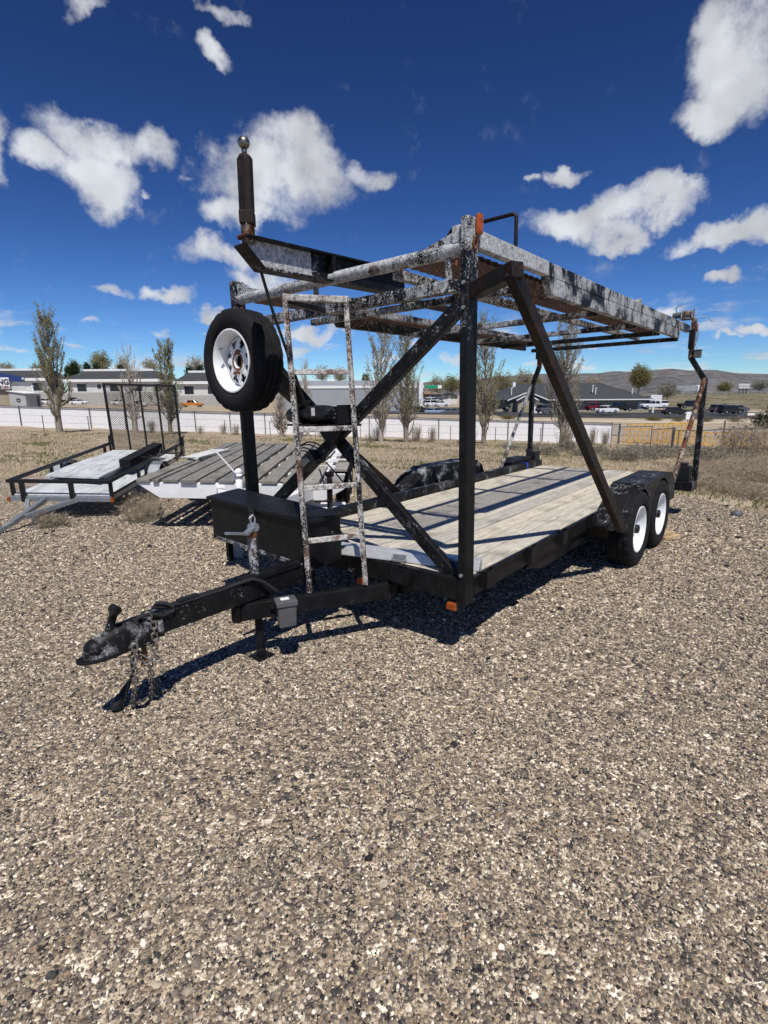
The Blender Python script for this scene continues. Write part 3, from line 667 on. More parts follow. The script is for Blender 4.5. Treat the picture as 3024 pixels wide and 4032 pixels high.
# fenders and wheels
def fender(vin, vout, name='fender'):
    top = [(2.03, -.10), (2.12, -.03), (2.30, .07), (2.45, .165), (2.62, .222), (3.52, .226), (3.70, .205), (3.83, .12), (3.89, .0), (3.90, -.10)]
    m = MB(); t = .004
    for (a, b) in zip(top[:-1], top[1:]):
        m.hexa([(a[0], vin, a[1]), (b[0], vin, b[1]), (b[0], vout, b[1]), (a[0], vout, a[1]), (a[0], vin, a[1]+t), (b[0], vin, b[1]+t), (b[0], vout, b[1]+t), (a[0], vout, a[1]+t)])
    # skirt: from the top line down to two wheel arches
    sgn = -1 if vout < vin else 1
    us = np.linspace(2.03, 3.90, 90); tu = [p[0] for p in top]; tw = [p[1] for p in top]
    for a, b in zip(us[:-1], us[1:]):
        def low(u):
            best = -.10
            for cu in (2.519, 3.287):
                r = .385; d = r*r-(u-cu)**2
                if d > 0: best = max(best, -.177+math.sqrt(d)*.965)
            if 2.88 < u < 2.93: pass
            return best
        la_, lb = low(a), low(b); ha, hb = np.interp(a, tu, tw), np.interp(b, tu, tw)
        la_, lb = min(la_, ha-.012), min(lb, hb-.012)
        y0, y1 = vout, vout-sgn*.005
        m.hexa([(a, y0, la_), (b, y0, lb), (b, y1, lb), (a, y1, la_), (a, y0, ha), (b, y0, hb), (b, y1, hb), (a, y1, ha)])
    # inner wall
    for a, b in zip(us[:-1:3], us[3::3]):
        ha, hb = np.interp(a, tu, tw), np.interp(b, tu, tw)
        m.hexa([(a, vin, -.11), (b, vin, -.11), (b, vin+sgn*.004, -.11), (a, vin+sgn*.004, -.11), (a, vin, ha), (b, vin, hb), (b, vin+sgn*.004, hb), (a, vin+sgn*.004, ha)])
    return tp(name, m, 'paint_scuff' if vin > 1 else 'paint_chipped', bevel=0)
fender(-.006, -.285); fender(2.062, 2.34)
tp('fender_bracket', MB().prism([(1.98, -.06), (2.30, -.06), (2.30, -.18), (2.06, -.18)], 1, -.16, -.004), 'paint_black', bevel=0)
for u in (2.519, 3.287):
    add_wheel(T, 'wheel', (u, -.20, -.172), (0, -1, 0), OFF); add_wheel(T, 'wheel', (u, 2.26, -.172), (0, 1, 0), OFF)
    tp('axle', MB().tube([(u, -.10, -.18), (u, 2.16, -.18)], .03, 12), 'paint_black', bevel=0, smooth=True)
# rear lifting posts
def rear_side(s, vl, vu, near):
    tp('rear_post', MB().bar((5.1, vl, -.06), (5.1, vl, 1.185), .062, .062), 'paint_chipped', bevel=.005)
    tp('rear_link', MB().bar((5.1, vl, 1.17), (5.1, vu, 1.45), .058, .058), 'paint_tongue', bevel=.005)
    tp('rear_post', MB().bar((5.1, vu, 1.44), (5.1, vu, 1.90), .055, .055), 'paint_rusty', bevel=.005)
    tp('rear_sleeve', MB().box((5.02, vu-.03, 1.55), (5.068, vu+.03, 1.77)), 'paint_black')
rear_side(-1, -.27, -.095, True); rear_side(1, 1.96, 1.86, False)
tp('rear_stay', MB().tube([(5.09, -.268, 1.18), (3.93, -.25, .06)], .027, 12), 'paint_rusty', bevel=0, smooth=True)
tp('rear_stay', MB().tube([(5.09, 1.97, 1.20), (4.22, 2.0, .0)], .024, 12), 'paint_ladder', bevel=0, smooth=True)
tp('rear_platform', MB().box((4.86, -.29, -.175), (5.18, -.02, -.065)), 'paint_chipped'); tp('rear_platform', MB().box((4.9, LIN+.09, -.115), (5.18, 2.0, .0)), 'paint_black')
tp('battery_case', MB().box((4.93, -.24, -.063), (5.06, -.07, .125)).box((4.945, -.20, .125), (5.05, -.10, .165)), 'black_plastic', bevel=.008)
tp('rear_brace', MB().bar((5.10, -.30, .10), (4.92, -.06, -.05), .02, .03), 'paint_black')
tp('tail_lamp', MB().box((5.132, -.30, .11), (5.152, -.24, .21)), 'red_lens', bevel=.008)
tp('tail_lamp', MB().box((5.13, -.135, 1.755), (5.16, -.07, 1.845)), 'red_lens', bevel=.01)
tp('junction_box', MB().box((5.06, -.205, 1.44), (5.13, -.13, 1.525)).box((5.055, -.21, 1.525), (5.135, -.125, 1.537)), 'grey_plastic')
wr = empty('rear_winch', (0, 0, 0)); wr.parent = T
tp('plate', MB().box((4.98, -.09, 1.90), (5.18, .05, 1.912)).prism([(5.0, 1.912), (5.16, 1.912), (5.13, 2.02), (5.03, 2.0)], 1, -.085, -.075).prism([(5.0, 1.912), (5.16, 1.912), (5.13, 2.02), (5.03, 2.0)], 1, .03, .04), 'paint_flaked', wr, bevel=0)
tp('spool', MB().tube([(5.08, -.074, 1.96), (5.08, .03, 1.96)], .04, 16), 'paint_rusty', wr, bevel=0, smooth=True)
tp('motor', MB().tube([(5.08, .04, 1.955), (5.08, .14, 1.955)], .035, 16), 'grey_plastic', wr, bevel=0, smooth=True)
for w in (((5.12, -.10, 1.91), (5.17, -.13, 1.75), (5.14, -.12, 1.62), (5.13, -.15, 1.53)), ((5.10, -.10, 1.9), (5.14, -.16, 1.70), (5.16, -.10, 1.56), (5.11, -.14, 1.47)), ((5.08, .10, 1.99), (5.06, .12, 2.05), (5.05, .05, 2.07), (5.06, .0, 2.02)), ((5.12, -.08, 1.92), (5.2, -.2, 1.93), (5.22, -.27, 1.86))):
    ps = [Vector(w[0]).lerp(Vector(w[1]), k/4) for k in range(4)]+[Vector(w[1]).lerp(Vector(w[2]), k/4) for k in range(4)]+([Vector(w[2]).lerp(Vector(w[3]), k/4) for k in range(5)] if len(w) > 3 else [Vector(w[2])])
    for _ in range(3): ps = [ps[0]]+[(ps[j-1]+ps[j]*2+ps[j+1])/4 for j in range(1, len(ps)-1)]+[ps[-1]]
    tp('wire', MB().tube(ps, .0045, 6), 'zinc_dull', wr, bevel=0, smooth=True)
# things fixed outside the far rail
tp('side_box', MB().hexa([(4.38, 1.87, -.03), (4.92, 1.87, -.03), (4.92, 2.05, -.03), (4.38, 2.05, -.03), (4.38, 1.87, .11), (4.92, 1.87, .11), (4.92, 2.05, .11), (4.38, 2.05, .11)]).prism([(4.34, .11), (4.95, .11), (4.92, .15), (4.42, .165)], 1, 1.86, 2.06), 'black_plastic', bevel=.006)
tp('strap', MB().box((4.60, LIN-.003, .0), (4.635, LIN-.0005, .0865)).box((4.60, LIN-.003, .0865), (4.635, LIN+.09, .089)), 'blue_strap', bevel=0)
tp('lift_pump', MB().box((5.03, 1.84, .05), (5.2, 1.93, .20)).tube([(5.06, 1.95, .0), (5.06, 1.95, .24)], .05, 12), 'black_plastic')
# tongue: A frame, centre beam, coupler
for sgn in (1, -1):
    v = lambda q: 1.03+sgn*(q-1.03)
    tp('tongue_rail', MB().bar((-.86, v(1.05), -.172), (.06, v(.555), -.187), .05, .104), 'paint_tongue', bevel=.005)
tp('tongue_beam', MB().box((-1.36, .98, -.112), (-.34, 1.08, .0)), 'paint_tongue', bevel=.006)
tp('tongue_channel', MB().box((-.80, .972, .002), (-.38, 1.06, .034)), 'paint_black')
cpn = empty('coupler', (0, 0, 0)); cpn.parent = T
m = MB()
secs = [(-1.30, .062, -.118, .006), (-1.42, .058, -.120, .004), (-1.50, .050, -.122, -.002), (-1.57, .056, -.125, -.022), (-1.625, .046, -.124, -.045), (-1.66, .022, -.121, -.085)]
k0 = 0; n = 14
for (u, hw, lo, hi) in secs:
    for j in range(n):
        t = math.pi*j/(n-1); m.v.append((u, 1.03+hw*math.cos(t)*(1 if abs(math.cos(t)) < .99 else 1), lo+(hi-lo)*max(0, math.sin(t))**.55))
for i in range(len(secs)-1):
    for j in range(n-1): a = i*n+j; m.f.append((a, a+1, a+1+n, a+n))
m.f.append(tuple(range((len(secs)-1)*n, len(secs)*n)))
tp('housing', m, 'paint_scuff', cpn, bevel=0, smooth='all')
tp('socket', MB().ball((-1.605, 1.03, -.085), .052, 18, 10, (1, 1, .9)), 'paint_tongue', cpn, bevel=0, smooth='all')
lip = MB(); outl = [(-1.36, .955), (-1.48, .965), (-1.56, .955), (-1.63, .965), (-1.685, 1.0), (-1.695, 1.03), (-1.685, 1.06), (-1.63, 1.095), (-1.56, 1.105), (-1.48, 1.095), (-1.36, 1.105)]
lip.prism(outl, 2, -.134, -.122); tp('lip', lip, 'paint_tongue', cpn, bevel=.003)
tp('latch', MB().bar((-1.54, 1.02, -.015), (-1.50, 1.02, .075), .02, .034, up=(1, 0, 0)).tube([(-1.50, .995, .075), (-1.50, 1.05, .075)], .022, 14).tube([(-1.515, .985, .075), (-1.535, .985, .08)], .02, 12), 'paint_tongue', cpn, bevel=.003)
# harness along the tongue
hs = [(-1.42, .985, .012), (-1.37, .975, .022), (-1.30, .972, -.012), (-1.24, .972, -.005), (-1.235, .975, .015), (-1.27, .99, .04), (-1.31, 1.0, .05), (-1.33, 1.0, .035), (-1.28, 1.0, .018), (-1.18, .995, .012), (-.95, .99, .012), (-.84, .985, .02), (-.76, .968, .028), (-.70, .95, .0), (-.62, .92, -.08)]
tp('harness', MB().tube([Vector(q) for q in hs], .011, 8), 'cable_black', cpn, bevel=0, smooth=True)
tp('breakaway_switch', MB().box((-1.20, .985, .002), (-1.08, 1.02, .034)), 'black_plastic', cpn)
tp('clip', MB().tube([(-1.22, .99, .015), (-1.20, 1.0, .02)], .004, 6), 'steel_bright', cpn, bevel=0)
def chain(pts, pitch=.030, r=.0045):
    ps = [Vector(p) for p in pts]; d = [0]
    for a, b in zip(ps[:-1], ps[1:]): d.append(d[-1]+(b-a).length)
    def P(t):
        for i in range(len(ps)-1):
            if t <= d[i+1] or i == len(ps)-2: return ps[i].lerp(ps[i+1], min(1, (t-d[i])/max(1e-6, d[i+1]-d[i]))), (ps[i+1]-ps[i]).normalized()
    m = MB(); k = 0; t = 0
    while t < d[-1]:
        c, di = P(t); s = di.cross(Vector((.3, .9, .2))).normalized(); o = di.cross(s)
        if k % 2: s = o
        q = []
        for a in np.linspace(0, 2*math.pi, 13)[:-1]:
            q.append(c + di*(math.cos(a)*.008+(.012 if math.cos(a) > 0 else -.012)) + s*math.sin(a)*.0125)
        q.append(q[0]); m.tube(q, r, 5, caps=False); t += pitch; k += 1
    return m
tp('safety_chain', chain([(-1.46, .955, -.118), (-1.475, .955, -.22), (-1.47, .98, -.33), (-1.46, 1.06, -.45), (-1.44, 1.10, -.502), (-1.38, 1.12, -.506), (-1.32, 1.13, -.505), (-1.30, 1.14, -.49), (-1.31, 1.10, -.40)]), 'chain_steel', cpn, bevel=0)
tp('safety_chain', chain([(-1.37, .972, .012), (-1.352, .966, -.03), (-1.355, .966, -.13), (-1.365, .968, -.22), (-1.40, .97, -.225), (-1.43, .99, -.18), (-1.42, 1.0, -.15)]), 'chain_steel', cpn, bevel=0)
tp('safety_chain', chain([(-1.39, .975, -.24), (-1.385, .99, -.31), (-1.37, 1.03, -.40), (-1.355, 1.09, -.49), (-1.34, 1.10, -.505)]), 'chain_steel', cpn, bevel=0)
tp('chain_hook', MB().tube([(-1.40, 1.0, -.118), (-1.40, 1.0, -.22), (-1.41, 1.0, -.25)], .014, 8), 'rust', cpn, bevel=0, smooth=True)
tp('plug', MB().lathe([(0, .001), (0, .022), (.012, .026), (.07, .026), (.075, .020), (.12, .016), (.15, .010)], (-1.53, 1.13, -.485), (.55, .05, .62), 16), 'black_plastic', cpn, bevel=0, smooth=True)
tp('plug_cord', MB().tube([(-1.43, 1.13, -.375), (-1.43, 1.09, -.32), (-1.45, 1.03, -.22), (-1.45, .99, -.115)], .010, 8).tube([(-1.50, 1.10, -.50), (-1.50, 1.05, -.40), (-1.47, 1.0, -.25), (-1.46, .97, -.12)], .003, 6), 'cable_black', cpn, bevel=0, smooth=True)
# tongue jack
jk = empty('tongue_jack', (0, 0, 0)); jk.parent = T
tp('tube', MB().tube([(-.69, 1.03, -.1), (-.69, 1.03, .255)], .029, 18), 'paint_flaked', jk, bevel=0, smooth=True)
tp('cap', MB().tube([(-.69, 1.03, .255), (-.69, 1.03, .285)], .031, 18), 'rust', jk, bevel=0, smooth=True)
tp('leg', MB().tube([(-.69, 1.03, -.47), (-.69, 1.03, -.11)], .024, 14), 'paint_black', jk, bevel=0, smooth=True)
tp('foot', MB().box((-.75, .97, -.512), (-.63, 1.09, -.498)).tube([(-.69, 1.03, -.498), (-.69, 1.03, -.45)], .03, 12), 'paint_black', jk)
tp('crank', MB().bar((-.68, 1.02, .315), (-.76, .99, .292), .035, .02).bar((-.755, .992, .293), (-.90, .965, .330), .03, .014).tube([(-.68, 1.00, .313), (-.68, 1.05, .313)], .026, 14).tube([(-.685, 1.03, .33), (-.70, 1.03, .37), (-.675, 1.03, .385), (-.66, 1.03, .36), (-.665, 1.03, .335)], .006, 6), 'galvanized', jk, bevel=.003)
# battery box on the near rail
bx = empty('battery_box', (0, 0, 0)); bx.parent = T
ang = math.atan2(-.495, .92); ca, sa = math.cos(ang), math.sin(ang)
def loc_rail(a, b, w): return (-.60+a*ca-b*sa*1, .895+a*sa+b*ca, w)
def rbox(a0, a1, b0, b1, w0, w1, sh=0):
    return MB().hexa([loc_rail(a0+sh, b0+sh, w0), loc_rail(a1-sh, b0+sh, w0), loc_rail(a1-sh, b1, w0), loc_rail(a0+sh, b1, w0), loc_rail(a0, b0, w1), loc_rail(a1, b0, w1), loc_rail(a1, b1, w1), loc_rail(a0, b1, w1)])
tp('case', rbox(-.055, .055, -.125, -.030, -.262, -.135, .006), 'grey_plastic', bx, bevel=.006)
tp('lid', rbox(-.062, .062, -.133, -.028, -.133, -.098), 'grey_plastic', bx, bevel=.006)
tp('label', rbox(-.03, .02, -.10, -.06, -.0975, -.096), 'label_white', bx, bevel=0)
for w in (-.15, -.21): tp('bolt', MB().tube([loc_rail(-.075, -.03, w), loc_rail(-.075, -.05, w)], .012, 8), 'black_plastic', bx, bevel=0)
# tool box
tb = empty('tool_box', (0, 0, 0)); tb.parent = T
x0, x1, y0, y1 = -.345, -.085, .90, 2.02
tp('case', MB().hexa([(x0, y0, -.02), (x1, y0, -.01), (x1, y1, .03), (x0, y1, .022), (x0, y0, .275), (x1, y0, .28), (x1, y1, .325), (x0, y1, .315)]), 'paint_black', tb, bevel=.005)
tp('lid', MB().hexa([(x0-.022, y0-.02, .279), (x1+.01, y0-.02, .286), (x1+.01, y1+.02, .340), (x0-.022, y1+.02, .322), (x0-.022, y0-.02, .305), (x1+.01, y0-.02, .312), (x1+.01, y1+.02, .366), (x0-.022, y1+.02, .345)]), 'paint_black', tb, bevel=.004)
tp('hasp', MB().box((x0-.030, 1.44, .27), (x0-.024, 1.50, .325)), 'black_plastic', tb, bevel=0)
tp('bottom_trim', MB().hexa([(x0-.004, y0, -.022), (x0, y0, -.022), (x0, y1, .020), (x0-.004, y1, .020), (x0-.004, y0, .004), (x0, y0, .004), (x0, y1, .046), (x0-.004, y1, .046)]), 'paint_flaked', tb, bevel=0)
for v in (1.15, 1.78): tp('hinge', MB().tube([(x1+.012, v, .302+.03*(v-.9)), (x1+.012, v+.09, .304+.03*(v-.9))], .008, 8), 'zinc_dull', tb, bevel=0)
tp('padlock', MB().box((x0-.040, 1.455, .245), (x0-.026, 1.485, .272)), 'steel_bright', tb, bevel=.002)
for v in (.98, 1.90): tp('support', MB().box((-.30, v, -.16), (-.26, v+.04, -.016 if v < 1.5 else .02)), 'paint_black', tb)
# amber front lamps under the frame
for v, d in ((.07, 0), (.80, 0)):
    tp('clearance_lamp', MB().prism([(v, -.158), (v+.055, -.158), (v+.062, -.20), (v-.004, -.20)], 0, .0, .03), 'amber_lens', bevel=.004)
tp('rear_jack_leg', MB().box((4.35, -.02, -.30), (4.40, .03, -.116)).box((4.33, -.04, -.312), (4.42, .05, -.30)), 'paint_black')

# things lying on or by the hauler
o = MB().prism([(0, 0), (.06, .0), (.085, .052), (.115, .052), (.112, .056), (.020, .060), (.0, .008)], 1, 0, 1.06).build('aluminium_beam', 'aluminium', None, bevel=.002)
tag(o, 'bare aluminium channel lying across the front of the timber bed', 'metal beam')
p0 = TORG + TRM @ Vector((.19, .02, .002)); o.location = p0
o.rotation_euler = (TRM @ Matrix.Rotation(math.radians(14.5), 3, 'Z')).to_euler()
for t in (.12, .52):
    h = MB().tube([(-.008, t-.05, .03), (-.02, t-.04, .018), (-.02, t+.04, .018), (-.008, t+.05, .03)], .005, 6).box((-.004, t-.045, .02), (.006, t+.045, .05)).build('recessed_handle', 'zinc_dull', o)
blk = empty('wheel_chock', (3.06, 5.40, gz(3.06, 5.4)+.006), .5, 'stacked offcuts of pale timber wedged behind the rear wheel', 'timber blocks')
MB().box((-.13, -.06, 0), (.13, .06, .038)).build('block', 'fresh_pine', blk, bevel=.004); MB().box((-.14, -.03, .039), (.05, .07, .077)).build('block', 'fresh_pine', blk, bevel=.004)

# ------------------------------------------------------------------ small utility trailer (axes: x across, y back, z up), nose down on its tongue
S_ = 1.3/1.6
def diamond(m, x0, x1, z0, z1, lu, lv, t, th, P):
    nx = int((x1-x0)/lu); nz_ = int((z1-z0)/lv); lu = (x1-x0)/nx; lv = (z1-z0)/nz_
    for i in range(nx):
        for j in range(nz_):
            a = (x0+i*lu, z0+(j+.5)*lv); b = (x0+(i+.5)*lu, z0+j*lv); c = (x0+(i+.5)*lu, z0+(j+1)*lv); d = (x0+(i+1)*lu, z0+(j+.5)*lv)
            for p, q in ((a, b), (a, c), (b, d), (c, d)): m.bar(P(*p), P(*q), t, th, up=(0, 1, 0))
    return m
U = empty('utility_trailer', (-5.12, 7.02, .143-.24), label='small galvanised utility trailer with black rails and mesh tailgate', cat='trailer')
U.rotation_euler = (Matrix.Rotation(.053, 3, 'Z') @ Matrix.Rotation(.029, 3, 'Y') @ Matrix.Rotation(.075, 3, 'X')).to_euler()
UO = (0, 0, .24); UL, UW, UH = 3.13, 1.30, .303
def up_(name, mb, mat, parent=None, bevel=.003, **k): return mb.build(name, mat, parent or U, UO, bevel, **k)
up_('frame_beam', MB().box((-.02, 0, 0), (UW+.02, .05, .065)), 'galvanized'); up_('frame_beam', MB().box((-.0, .052, 0), (.05, UL, .065)), 'galvanized'); up_('frame_beam', MB().box((UW-.05, .052, 0), (UW, UL, .065)), 'galvanized')
up_('frame_beam', MB().box((.052, UL-.05, 0), (UW-.052, UL, .065)), 'galvanized')
for i in range(4): up_('floor_sheet', MB().box((.004, .055+i*(UL-.06)/4, .067), (UW-.004, .050+(i+1)*(UL-.06)/4, .083)), 'weathered_plywood')
up_('floor_edge', MB().box((UW-.004, .05, .066), (UW+.012, UL, .10)), 'black_rail')
up_('top_rail', MB().box((-.03, -.01, UH-.045), (UW+.03, .045, UH)), 'black_rail'); up_('top_rail', MB().box((-.03, .047, UH-.045), (.02, UL+.03, UH)), 'black_rail'); up_('top_rail', MB().box((UW-.02, .047, UH-.045), (UW+.03, UL+.03, UH)), 'black_rail')
for x in (.13, .78): up_('upright', MB().box((x, -.012, -.01), (x+.06, .028, UH-.046)), 'black_rail')
for y in (.05, 1.02, 1.32, UL-.32):
    for x in (-.028, UW-.012): up_('upright', MB().box((x, y, .0), (x+.04, y+.05, UH-.046)), 'black_rail')
up_('tongue', MB().bar((.45, -.02, .03), (.33, -.62, -.13), .06, .06), 'galvanized'); up_('tongue', MB().bar((.85, .02, .02), (.40, -.42, -.09), .05, .06), 'galvanized'); up_('tongue', MB().bar((.18, .05, .02), (.36, -.30, -.07), .05, .05), 'zinc_dull')
up_('coupler', MB().bar((.34, -.60, -.125), (.27, -.80, -.165), .06, .05).ball((.26, -.84, -.165), .038, 12, 8).bar((.29, -.74, -.12), (.27, -.80, -.05), .02, .02), 'zinc_dull', bevel=0)
up_('tongue_stand', MB().box((.40, -.30, -.26), (.46, -.22, -.08)), 'zinc_dull')
for x in (-.16, UW+.04):
    s = -1 if x < 0 else 1
    MB().lathe([(-.07, .16), (-.075, .24), (-.05, .275), (.05, .275), (.075, .24), (.07, .16)], (x+.06, 1.62, -.075), (s, 0, 0), 32).build('wheel', 'rubber', U, UO, smooth=True)
    MB().lathe([(-.02, .165), (.03, .16), (.02, .08), (.03, .001)], (x+.06, 1.62, -.075), (s, 0, 0), 24).build('wheel_disc', 'zinc_dull', U, UO, smooth=True)
    m = MB()
    for q in range(6):
        t0, t1 = math.pi*(.05+.15*q), math.pi*(.05+.15*(q+1))
        a = (1.62+.34*math.cos(t0), -.06+.31*math.sin(t0)); b = (1.62+.34*math.cos(t1), -.06+.31*math.sin(t1))
        m.hexa([(x-.06, a[0], a[1]), (x+.16, a[0], a[1]), (x+.16, b[0], b[1]), (x-.06, b[0], b[1]), (x-.06, a[0], a[1]+.008), (x+.16, a[0], a[1]+.008), (x+.16, b[0], b[1]+.008), (x-.06, b[0], b[1]+.008)])
    m.build('fender', 'galvanized', U, UO)
up_('side_lamp', MB().box((UW+.02, -.012, -.005), (UW+.06, .04, .055)), 'amber_lens', bevel=.006); up_('side_lamp', MB().box((-.06, -.012, -.005), (-.022, .04, .055)), 'amber_lens', bevel=.006)
tg = empty('tailgate', (0, 0, 0)); tg.parent = U
def TG(x, z): return (x, UL+.045-.07*z, .06+z)
GH = 1.33
for x in (-.01, .31, .63, .95, UW-.05+.03): up_('bar', MB().bar(TG(x+.02, -.02), TG(x+.02, GH), .042 if x in (-.01,) or x > 1.2 else .03, .03, up=(0, 1, 0)), 'black_rail', tg)
for z in (.02, GH): up_('bar', MB().bar(TG(-.012, z), TG(UW+.02, z), .035, .035, up=(0, 0, 1)), 'black_rail', tg)
up_('mesh', diamond(MB(), .01, UW-.0, .04, GH-.02, .0448, .028*1.35, .0048, .004, TG), 'black_rail', tg, bevel=0)
for x in (-.04, UW+.045): up_('latch', MB().bar((x, UL+.02, .0), (x, UL+.02, .42), .03, .04).bar((x, UL+.02, .40), (x+.05, UL-.02, .46), .015, .015), 'black_rail', tg)
# sheet stack and folded mat riding on it
pm = empty('sheet_panel', (-5.12, 7.02, .143), label='pale weathered sheet raised over the utility trailer floor', cat='panel'); pm.rotation_euler = U.rotation_euler
MB().hexa([(.05, .75, .16), (.93, .55, .19), (.93, 1.42, .19), (.02, 1.50, .16), (.05, .75, .185), (.93, .55, .215), (.93, 1.42, .215), (.02, 1.50, .185)]).build('sheet', 'weathered_plywood', pm)
MB().hexa([(.02, 1.52, .16), (.93, 1.44, .19), (1.0, 2.9, .17), (.10, 2.95, .15), (.02, 1.52, .185), (.93, 1.44, .215), (1.0, 2.9, .195), (.10, 2.95, .175)]).build('sheet', 'weathered_plywood', pm)
for x in (.1, .8): MB().box((x, .9, .085), (x+.06, 2.6, .158)).build('batten', 'zinc_dull', pm)
fm = empty('folded_mat', (-5.12, 7.02, .143), label='folded black ribbed mat lying along the sheet on the utility trailer', cat='mat'); fm.rotation_euler = U.rotation_euler
for k in range(6): MB().hexa([(.93, 1.25, .215+k*.022), (1.12, 1.22, .215+k*.022), (1.17, 2.55, .215+k*.030), (.98, 2.6, .215+k*.030), (.93+.004*(k % 2), 1.25, .233+k*.022), (1.12+.006*(k % 2), 1.22, .233+k*.022), (1.17+.006*(k % 2), 2.55, .241+k*.030), (.98, 2.6, .241+k*.030)]).build('fold', 'rubber', fm, bevel=.006)

# ------------------------------------------------------------------ white flat trailer with grey slats
WT = empty('flatbed_trailer', (-2.996, 6.185, .567-.64), label='white steel flatbed trailer with spaced grey wooden slats', cat='trailer')
WT.rotation_euler = (Matrix.Rotation(.010, 3, 'Z') @ Matrix.Rotation(.024, 3, 'Y') @ Matrix.Rotation(.023, 3, 'X')).to_euler()
WO = (0, 0, .64)
def wp(name, mb, mat, parent=None, bevel=.004, **k): return mb.build(name, mat, parent or WT, WO, bevel, **k)
xs_ = [(.0, .16, 0), (.20, .07, 0), (.31, .19, 0), (.53, .19, 0), (.76, .18, .0), (.98, .19, 0), (1.24, .19, .0), (1.50, .19, 0), (1.76, .17, 0), (2.02, .17, 0), (2.30, .18, 0)]
for i, (x, w, s) in enumerate(xs_):
    y0 = rng.uniform(-.02, .02); 
    if i in (0, 1):
        wp('slat', MB().box((x, y0, -.038), (x+w, 1.55, 0)), 'grey_wood'); wp('slat', MB().box((x+.02, 2.62, -.038), (x+w+.02, 3.97, 0)), 'grey_wood')
    elif i == 10: wp('slat', MB().box((x, y0, -.038), (x+w, .55, .0)), 'pale_plank'); wp('slat', MB().box((x, 1.0, -.038), (x+w, 1.9, .0)), 'pale_plank')
    elif i == 9: wp('slat', MB().box((x-.02, y0, -.038), (x+w, 1.25, .0)), 'pale_plank')
    else: wp('slat', MB().box((x, y0, -.038), (x+w, 3.95+rng.uniform(-.04, .04), 0)), 'grey_wood')
wp('front_beam', MB().prism([(.0, -.045), (2.5, -.045), (2.5, -.09), (2.26, -.235), (.26, -.235), (.0, -.06)], 1, .03, .12), 'white_paint')
wp('rear_beam', MB().box((.02, 3.75, -.16), (2.48, 3.85, -.042)), 'white_paint')
for x in (.30, 2.10): wp('side_beam', MB().box((x, .125, -.22), (x+.09, 3.745, -.10)), 'white_paint')
for y in (.8, 1.5, 2.2, 2.9): wp('cross_beam', MB().box((.06, y, -.095), (2.46, y+.07, -.042)), 'white_paint')
wp('tongue_rail', MB().bar((.98, .08, -.14), (1.48, -1.30, -.16), .09, .15), 'white_paint'); wp('tongue_rail', MB().bar((2.1, .08, -.14), (1.56, -1.30, -.16), .09, .15), 'white_paint')
wp('coupler', MB().bar((1.52, -1.30, -.15), (1.52, -1.62, -.17), .10, .11), 'zinc_dull')
wp('support_leg', MB().box((1.47, -1.2, -.64), (1.56, -1.11, -.225)), 'zinc_dull')
jk2 = empty('jack', (0, 0, 0)); jk2.parent = WT
wp('jack_tube', MB().tube([(1.33, -.35, -.30), (1.33, -.35, .16)], .038, 16).ball((1.33, -.35, .17), .042, 14, 8), 'white_paint', jk2, bevel=0, smooth='all')
wp('jack_band', MB().tube([(1.33, -.35, .10), (1.33, -.35, .13)], .043, 16), 'zinc_dull', jk2, bevel=0, smooth=True)
wp('jack_crank', MB().bar((1.31, -.39, .16), (1.10, -.42, .42), .03, .014).bar((1.10, -.42, .42), (1.06, -.44, .425), .02, .02), 'white_paint', jk2)
for x in (-.02, 2.25):
    for y in (1.7, 2.45):
        MB().lathe([(-.09, .19), (-.10, .27), (-.07, .32), (.07, .32), (.10, .27), (.09, .19)], (x+.13, y, -.315), (1, 0, 0), 32).build('wheel', 'rubber', WT, WO, smooth=True)
        MB().lathe([(-.10, .001), (-.07, .1), (-.08, .19), (.08, .19), (.07, .1), (.10, .001)], (x+.13, y, -.315), (1, 0, 0), 24).build('wheel_disc', 'white_paint', WT, WO, smooth=True)
o = MB().hexa([(.0, 1.70, .005), (.22, 1.55, .005), (.40, 2.62, .005), (.05, 2.62, .005), (-.10, 1.70, .018), (.24, 1.55, .05), (.42, 2.62, .05), (.05, 2.62, .018)]).build('plastic_sheet', 'cream_plastic', None, WO, bevel=.01)
o.location = WT.location; o.rotation_euler = WT.rotation_euler; tag(o, 'cream plastic sheet laid on the slats of the white flatbed', 'sheet')
o = MB().box((0, 0, 0), (.56, .40, .25)).build('painted_block', 'white_paint', None, bevel=.02)
o.location = (-1.03, 6.20, gz(-.8, 6.4)+.004); o.rotation_euler = (0, 0, .06)
tag(o, 'off white painted block on the gravel beside the white flatbed', 'block')

